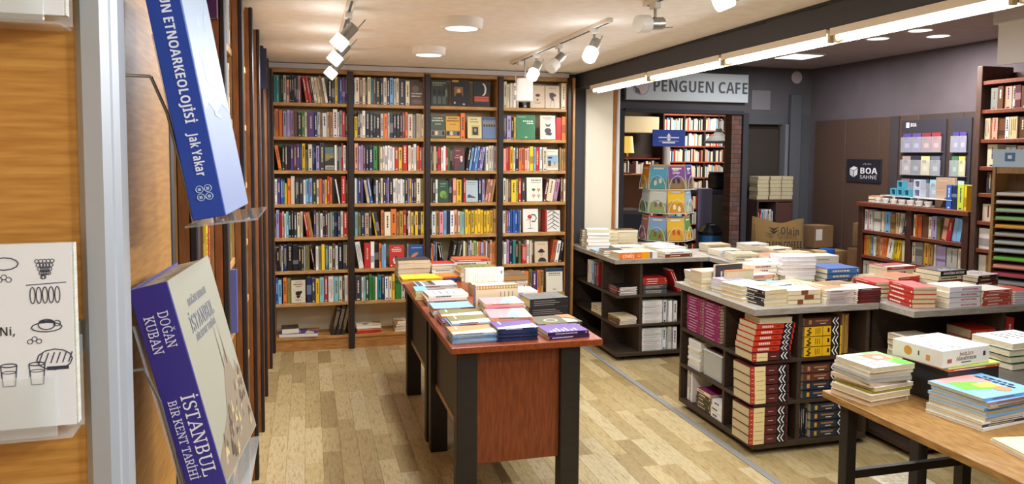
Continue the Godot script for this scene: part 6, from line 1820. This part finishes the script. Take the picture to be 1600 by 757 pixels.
func paper_rack() -> void:
	var r := thing("paper_rack", "tall wooden rack of coloured paper sheets with a printed header", "rack", at(4.28, 0, -3.87, -62))
	# local: x across, z to the front
	for x in [0.0, 0.52]:
		obj("side_board", rect3(x - 0.009, x + 0.009, 0, 1.56, -0.34, 0, mb("b08a54"), 0.002), M["case_wood_side"], r)
	obj("back_board", rect3(0.01, 0.51, 0, 1.64, -0.345, -0.335, mb("8a6a44")), M["case_wood_side"], r)
	obj("header_board", rect3(-0.01, 0.53, 1.54, 1.655, -0.01, 0.004, mb("b9cfdd"), 0.002), M["print"], r)
	var em := mb("3f72a4")
	em.box(Vector3(0.085, 1.605, 0.005), Vector3(0.055, 0.055, 0.002), 0.001)
	em.col = lin("dfe8ee")
	em.box(Vector3(0.085, 1.605, 0.0065), Vector3(0.022, 0.022, 0.002))
	em.col = lin("cdbfa8")
	em.poly(PackedVector2Array([Vector2(0.26, 1.55), Vector2(0.53, 1.55), Vector2(0.53, 1.62), Vector2(0.38, 1.6)]), func(p): return Vector3(p.x, p.y, 0.0047), Vector3.BACK)
	obj("header_print", em, M["print"], r)
	obj("lintel", rect3(0.01, 0.51, 1.5, 1.54, -0.03, -0.012, mb("b08a54")), M["case_wood"], r)
	var cols := ["d8d2c4", "dcd6ca", "a8c89c", "84c070", "e8a83c", "b4aca8", "b4c0b4", "b4c4c4", "6cc040", "e89888", "c04c60", "a8a8a4", "3c2c26", "34302e", "2c3226", "2c2e24", "e8c020", "74a838", "3a6a34", "c8b878"]
	var words := ["ivory", "white", "pale green", "leaf green", "orange", "mauve grey", "pale sage", "pale blue grey", "bright green", "salmon", "rose red", "grey", "dark brown", "charcoal", "dark olive", "black green", "yellow", "grass green", "dark green", "straw"]
	for k in cols.size():
		var y := 1.36 - 0.052 * k
		obj("tray", rect3(0.0095, 0.5105, y - 0.006, y, -0.334, -0.004, mb("8a6c48")), M["case_wood"], r)
		obj("price_tag", rect3(0.27, 0.325, y - 0.008, y + 0.012, -0.002, 0.0, mb("d8d4cc")), M["print"], r)
		var sh := obj("paper_sheets", rect3(0.02, 0.5, y + 0.0005, y + 0.018, -0.32, -0.002, mb(cols[k])), M["matt"], null, at(4.28, 0, -3.87, -62))
		tag(sh, "%s paper sheets, %s tray down in the wooden paper rack" % [words[k], ORD[k + 1]], "paper", "coloured sheets in the paper rack")


func spinner() -> void:
	var r := thing("book_spinner", "white wire spinner stand with a blue sign on top", "book rack", at(3.43, 0, -6.78))
	obj("pole", mb("dedad2").tube(Vector3(0, 0.02, 0), Vector3(0, 1.72, 0), 0.03, 14), M["matt"], r)
	obj("base", mb("c8c4bc").lathe(PackedVector2Array([Vector2(0, 0), Vector2(0.26, 0), Vector2(0.26, 0.02), Vector2(0.05, 0.04), Vector2(0, 0.04)]), 24), M["matt"], r)
	var sg := obj("sign_board", mb("2f4fa8").box(Vector3(0, 1.77, 0.03), Vector3(0.33, 0.165, 0.012), 0.002), M["print"], r, Transform3D(Basis(Vector3.UP, -0.12), Vector3()))
	var pr := mb("e6eaf2")
	pr.box(Vector3(-0.06, 1.775, 0.0365), Vector3(0.09, 0.012, 0.001))
	pr.box(Vector3(0.06, 1.775, 0.0365), Vector3(0.09, 0.012, 0.001))
	pr.box(Vector3(0, 1.74, 0.0365), Vector3(0.2, 0.004, 0.001))
	pr.box(Vector3(0, 1.725, 0.0365), Vector3(0.13, 0.014, 0.001))
	pr.poly(PackedVector2Array([Vector2(0, 1.82), Vector2(0.02, 1.79), Vector2(0.008, 1.775), Vector2(0.02, 1.757), Vector2(0, 1.735), Vector2(-0.02, 1.757), Vector2(-0.008, 1.775), Vector2(-0.02, 1.79)]), func(p): return Vector3(p.x, p.y, 0.037), Vector3.BACK)
	obj("sign_print", pr, M["print"], sg)
	var covers := [["5ab4d4", "7a4c90", "f0a030", "64408c"], ["d8dcc8", "ecc030", "e0e4dc", "9cb8d4"], ["8cb0d0", "e8b83c", "c88c88", "6a9a50"]]
	var wordsc := [["sky blue", "purple", "orange", "violet"], ["pale green", "yellow", "white", "pale blue"], ["blue", "golden", "rose", "green"]]
	for tier in 3:
		var y: float = [1.27, 1.04, 0.77][tier]
		var w := mb("e4dfd4")
		for k in 8:
			var a := k * PI / 4 - 0.04
			var n := Vector3(sin(a), 0, cos(a))
			var x := Vector3(cos(a), 0, -sin(a))
			var o := n * 0.25
			var arch := []
			for i in 9:
				var ph := PI * i / 8
				arch.append(o + x * cos(ph) * 0.085 + Vector3(0, y + 0.005 + sin(ph) * 0.13, 0))
			w.wire(arch, 0.0028, 5)
			w.wire([o + x * 0.1 + Vector3(0, y, 0), o - x * 0.1 + Vector3(0, y, 0)], 0.004, 5)
			w.wire([o + Vector3(0, y, 0), n * 0.03 + Vector3(0, y, 0)], 0.003, 5)
			w.wire([o * 0.82 + x * 0.1 + Vector3(0, y, 0), o * 0.82 - x * 0.1 + Vector3(0, y, 0)], 0.003, 5)
			if k in [0, 1, 6, 7]:
				var bi: int = {0: 1, 1: 3, 7: 0, 6: 2}[k]
				var bb := Transform3D(Basis(Vector3.UP, a), Vector3(3.43, 0, -6.78)) * Transform3D(Basis(Vector3.RIGHT, -0.1), Vector3(0, y + 0.125, 0.225)) * Transform3D(FACE_OUT, Vector3(0, 0, -0.012))
				var hill: String = [["4aa0a8", "8a7048", "e8c060", "7a6a50"], ["9ab070", "c89030", "8ab060", "b0c0a8"], ["78a050", "d8a030", "b87880", "d8b850"]][tier][bi]
				var fig: String = [["e8d8b0", "3a3048", "c86030", "3a2a50"], ["8a6a5a", "f0e0b8", "5a7a9a", "6a9a6a"], ["b04a38", "d0582c", "e8c8b0", "c85a38"]][tier][bi]
				var bar: String = ["f0a838", "e08a40", "c83c34", "3a88c0"][(bi + tier) % 4]
				var draw := func(art: MB):
					var rk := rng.randi()
					var fu := func(p: Vector2): return Vector3(p.x, 0.0144, p.y)
					art.col = lin(bar)
					art.poly(PackedVector2Array([Vector2(-0.117, -0.084), Vector2(-0.1, -0.084), Vector2(-0.1, 0.084), Vector2(-0.117, 0.084)]), fu, Vector3.UP)
					art.col = lin(hill)
					art.poly(PackedVector2Array([Vector2(0.117, -0.084), Vector2(0.03, -0.084), Vector2(0.015, -0.04), Vector2(0.035, 0.0), Vector2(0.01, 0.05), Vector2(0.03, 0.084), Vector2(0.117, 0.084)]), fu, Vector3.UP)
					var fv := func(p: Vector2): return Vector3(p.x, 0.0147, p.y)
					art.col = lin(fig)
					for q in 2:
						var cx := 0.035 + 0.02 * ((rk >> q) % 3)
						var cz := -0.03 + 0.05 * q + 0.006 * (rk % 4)
						art.poly(PackedVector2Array([Vector2(cx - 0.02, cz - 0.006), Vector2(cx - 0.02, cz + 0.006), Vector2(cx, cz + 0.016), Vector2(cx + 0.03, cz + 0.012), Vector2(cx + 0.03, cz - 0.012), Vector2(cx, cz - 0.016)]), fv, Vector3.UP)
					art.col = lin("f2ece0")
					art.poly(PackedVector2Array([Vector2(-0.085, -0.05), Vector2(-0.072, -0.05), Vector2(-0.072, 0.05), Vector2(-0.085, 0.05)]), fv, Vector3.UP)
				var bo := {"c": Color(covers[tier][bi]), "s": Color("e8e0d0"), "p": Color("e8e0cc"), "draw": draw}
				if tier == 0 and bi in [1, 3]:
					bo["extra"] = func(cb: Node3D):
						var fb := Basis(Vector3(0, 0, -1), Vector3(-1, 0, 0), Vector3(0, 1, 0))
						lettering(cb, "Nasıl", 0.02, 0.06, Transform3D(fb, Vector3(-0.065, 0.0146, 0.01)), "f0e8f4", false, true)
						lettering(cb, "Çalışır", 0.02, 0.075, Transform3D(fb, Vector3(-0.038, 0.0146, 0.005)), "f0e8f4", false, true)
				place_book("%s children's book in the %s tier of wire spinner" % [wordsc[tier][bi], ["top", "middle", "bottom"][tier]], "children's books in the wire spinner", 0.014, 0.235, 0.17, bo, bb, true)
		obj("wire_tier", w, M["print"], r)


# ---------------------------------------------------------------- lamps
func disc_lamp(x: float, z: float, which: String) -> void:
	var t := thing("ceiling_lamp", "round white surface ceiling lamp, " + which, "lamp", at(x, 2.31, z), "round ceiling lamps of the shop")
	obj("housing", mb("e6e2da").lathe(PackedVector2Array([Vector2(0.085, -0.05), Vector2(0.102, -0.05), Vector2(0.112, -0.04), Vector2(0.114, 0.0), Vector2(0, 0)]), 36), M["matt"], t)
	obj("diffuser", mb().lathe(PackedVector2Array([Vector2(0, -0.052), Vector2(0.086, -0.05)]), 36), glow("disc_glow", "fbfff8", 2.2), t)
	area(t, Vector2(0.15, 0.15), down(0, -0.056, 0), "eff5ff", 1.6)


func spot_head(track: Node3D, p: Vector3, dir: Vector3, lit: bool) -> void:
	# adapter, stem, metal barrel, frosted glass cup
	obj("adapter", mb("d8d4cc").box(p + Vector3(0, -0.035, 0), Vector3(0.035, 0.03, 0.06), 0.004), M["matt"], track)
	obj("stem", mb("c8c4ba").tube(p + Vector3(0, -0.05, 0), p + Vector3(0, -0.095, 0), 0.007), M["satin_metal"], track)
	var d := dir.normalized()
	var y := -d
	var x := y.cross(Vector3.BACK).normalized()
	var fr := Transform3D(Basis(x, y, x.cross(y)), p + Vector3(0, -0.115, 0))
	obj("barrel", mb("8f8b82").lathe(PackedVector2Array([Vector2(0, -0.035), Vector2(0.026, -0.035), Vector2(0.028, -0.005), Vector2(0.028, 0.04), Vector2(0.02, 0.045), Vector2(0, 0.045)]), 20), M["satin_metal"], track, fr)
	obj("aiming_rod", mb("b0aca0").tube(Vector3(0.02, 0.03, 0), Vector3(0.02, 0.1, 0), 0.003), M["satin_metal"], track, fr)
	var cup := mb("f0ede4").lathe(PackedVector2Array([Vector2(0, -0.1), Vector2(0.036, -0.1), Vector2(0.039, -0.095), Vector2(0.039, -0.04), Vector2(0.03, -0.0355), Vector2(0, -0.0355)]), 24)
	obj("glass_cup", cup, glow("cup_glow", "fdfcff", 2.2) if lit else mat("frosted_glass", "d8d4c8", 0.5), track, fr)
	if lit:
		var l := SpotLight3D.new()
		l.name = "light"
		l.light_color = Color("f2f6ff")
		l.light_energy = 1.5
		l.light_size = 0.035
		l.spot_range = 9
		l.spot_attenuation = 2
		l.spot_angle = 55
		l.spot_angle_attenuation = 0.8
		l.shadow_enabled = true
		l.transform = Transform3D(Basis.looking_at(d, Vector3.BACK), fr.origin + d * 0.112)
		track.add_child(l, true)
		var o := OmniLight3D.new()
		o.name = "light"
		o.light_color = Color("f2f6ff")
		o.light_energy = 0.04
		o.light_size = 0.03
		o.omni_range = 9
		o.omni_attenuation = 2
		o.shadow_enabled = true
		o.position = fr.origin + d * 0.07
		track.add_child(o, true)


func build_lamps() -> void:
	disc_lamp(0.79, -5.07, "farthest, nearest to the back bookcases")
	disc_lamp(0.79, -3.95, "second from the back bookcases")
	disc_lamp(0.79, -2.83, "third from the back, just above the picture")
	disc_lamp(0.79, -1.71, "fourth from the back, above the picture")
	disc_lamp(0.79, -0.59, "fifth from the back, over the viewer")
	disc_lamp(0.79, 0.53, "behind the viewer, nearest the rear wall")
	var specs := [[0.2, -5.45, -3.5, "left ceiling track rail", [[-3.82, true], [-4.48, true], [-5.3, true]], Vector3(-0.65, -0.75, -0.12)],
		[1.52, -5.62, -3.68, "right ceiling track rail", [[-5.4, false], [-4.98, true], [-4.5, false], [-3.9, true]], Vector3(-0.55, -0.85, 0.5)],
		[1.52, -3.25, 0.6, "near right ceiling track rail", [[-3.15, false], [-2.45, true], [-0.2, true], [0.45, true]], Vector3(-0.9, -0.4, -0.25)]]
	for s in specs:
		var t := thing("track_light", s[3] + " with frosted spot heads", "track light", at(s[0], 2.31, 0), "ceiling track lights")
		obj("rail", rect3(-0.018, 0.018, -0.022, 0.0, s[1], s[2], mb("ddd6c8"), 0.002), M["matt"], t)
		obj("rail_slot", rect3(-0.006, 0.006, -0.0235, -0.0221, s[1] + 0.02, s[2] - 0.02, mb("3a3430")), M["matt"], t)
		for h in s[4]:
			var d: Vector3 = s[5]
			if s[0] > 1 and h[0] == -5.4:
				obj("adapter", mb("d8d4cc").box(Vector3(0, -0.035, h[0]), Vector3(0.035, 0.03, 0.06), 0.004), M["matt"], t)
				continue
			if s[0] > 1 and not h[1]:
				d = Vector3(-0.8, -0.75, 0.4) if h[0] < -4 else Vector3(-1, -0.12, 0.25)
			spot_head(t, Vector3(0, 0, h[0]), d, h[1])
	var cy := thing("cylinder_lamp", "white cylinder lamp hung under the end of right track", "lamp", at(1.53, 1.985, -5.3))
	obj("cylinder", mb("e4e0d8").lathe(PackedVector2Array([Vector2(0, 0.002), Vector2(0.056, 0.0), Vector2(0.06, 0.006), Vector2(0.06, 0.158), Vector2(0.055, 0.165), Vector2(0, 0.165)]), 30), M["matt"], cy)
	obj("hanger", mb("b8b4aa").tube(Vector3(0, 0.165, 0), Vector3(0, 0.303, 0), 0.006), M["satin_metal"], cy)
	obj("pull_cord", mb("d8d0c0").wire([Vector3(-0.068, 0.19, 0), Vector3(-0.068, 0.075, 0)], 0.0015), M["matt"], cy)
	obj("cord_tag", mb("ece8dc").box(Vector3(-0.068, 0.06, 0), Vector3(0.012, 0.035, 0.01), 0.002), M["matt"], cy)
	# fluorescent battens under the beam
	var seg := [-6.0, -4.9, -3.915, -2.98, -2.05, -1.1, -0.1]
	for i in 6:
		var z0: float = seg[i] + 0.012
		var z1: float = seg[i + 1] - 0.012
		var t := thing("fluorescent_lamp", "fluorescent tube under the dark beam, %s" % ["farthest by the pillar", "second from the pillar", "third from the pillar", "fourth from the pillar", "fifth from the pillar", "sixth from the pillar"][i], "lamp", at(2.335, 0, 0), "fluorescent tubes under the beam")
		obj("added_lip", rect3(-0.0335, -0.0305, 2.15, 2.1845, z0, z1, mb("e8dcc8"), 0.001), M["matt"], t)  # lip added to keep the tube light from washing up the ceiling
		obj("batten", rect3(-0.03, 0.03, 2.165, 2.1845, z0, z1, mb("e8dcc8"), 0.003), M["matt"], t)
		for z in [z0 + 0.008, z1 - 0.008]:
			obj("end_holder", rect3(-0.014, 0.014, 2.122, 2.1645, z - 0.008, z + 0.008, mb("c8b896"), 0.003), M["matt"], t)
		obj("tube", mb().tube(Vector3(0, 2.144, z0 + 0.017), Vector3(0, 2.144, z1 - 0.017), 0.0145, 16), glow("tube_glow", "fffaf0", 3.4), t)
		for k in 2:
			var turn := Basis(Vector3.BACK, deg_to_rad(-30.0 if k == 0 else 30.0)) * Basis(Vector3.RIGHT, -PI / 2)
			area(t, Vector2(0.03, z1 - z0 - 0.06), Transform3D(turn, Vector3(-0.012 + 0.024 * k, 2.124, (z0 + z1) / 2)), "f6f9ff", [1.35, 0.8][k])
	var rl := thing("trim_8", "thin pale rail under the fluorescent tubes", "rail", Transform3D(), "", "structure")
	obj("rail_strip", rect3(2.366, 2.372, 2.122, 2.136, -6.0, 0.0, mb("cfc6b4")), M["matt"], rl)
	var arc := [[4.656, -5.384, "nearest above the brown panelling"], [4.662, -4.936, "middle one of three"], [5.02, -5.123, "right one of three"]]
	for a in arc:
		var t := thing("downlight", "round recessed downlight in the arcade ceiling, " + a[2], "lamp", at(a[0], 2.6, a[1]), "arcade downlights")
		obj("trim_ring", mb("c8c4c4").lathe(PackedVector2Array([Vector2(0.085, -0.006), Vector2(0.1, -0.004), Vector2(0.102, 0.0), Vector2(0.085, 0.0)]), 30), M["matt"], t)
		obj("diffuser", mb().lathe(PackedVector2Array([Vector2(0, -0.004), Vector2(0.086, -0.004)]), 30), glow("downlight_glow", "ffffff", 2.0), t)
		area(t, Vector2(0.14, 0.14), down(0, -0.012, 0), "fff8f4", 2.6)
	var sq := thing("ceiling_panel_lamp", "square white ceiling lamp in the arcade near the cafe", "lamp", at(4.66, 2.6, -6.45))
	obj("lamp_frame", mb("d0cccc").box(Vector3(0, -0.012, 0), Vector3(0.36, 0.024, 0.36), 0.003), M["matt"], sq)
	obj("diffuser", mb().box(Vector3(0, -0.026, 0), Vector3(0.32, 0.004, 0.32)), glow("square_glow", "f6ffff", 2.0), sq)
	area(sq, Vector2(0.3, 0.3), down(0, -0.034, 0), "f8faff", 2.6)
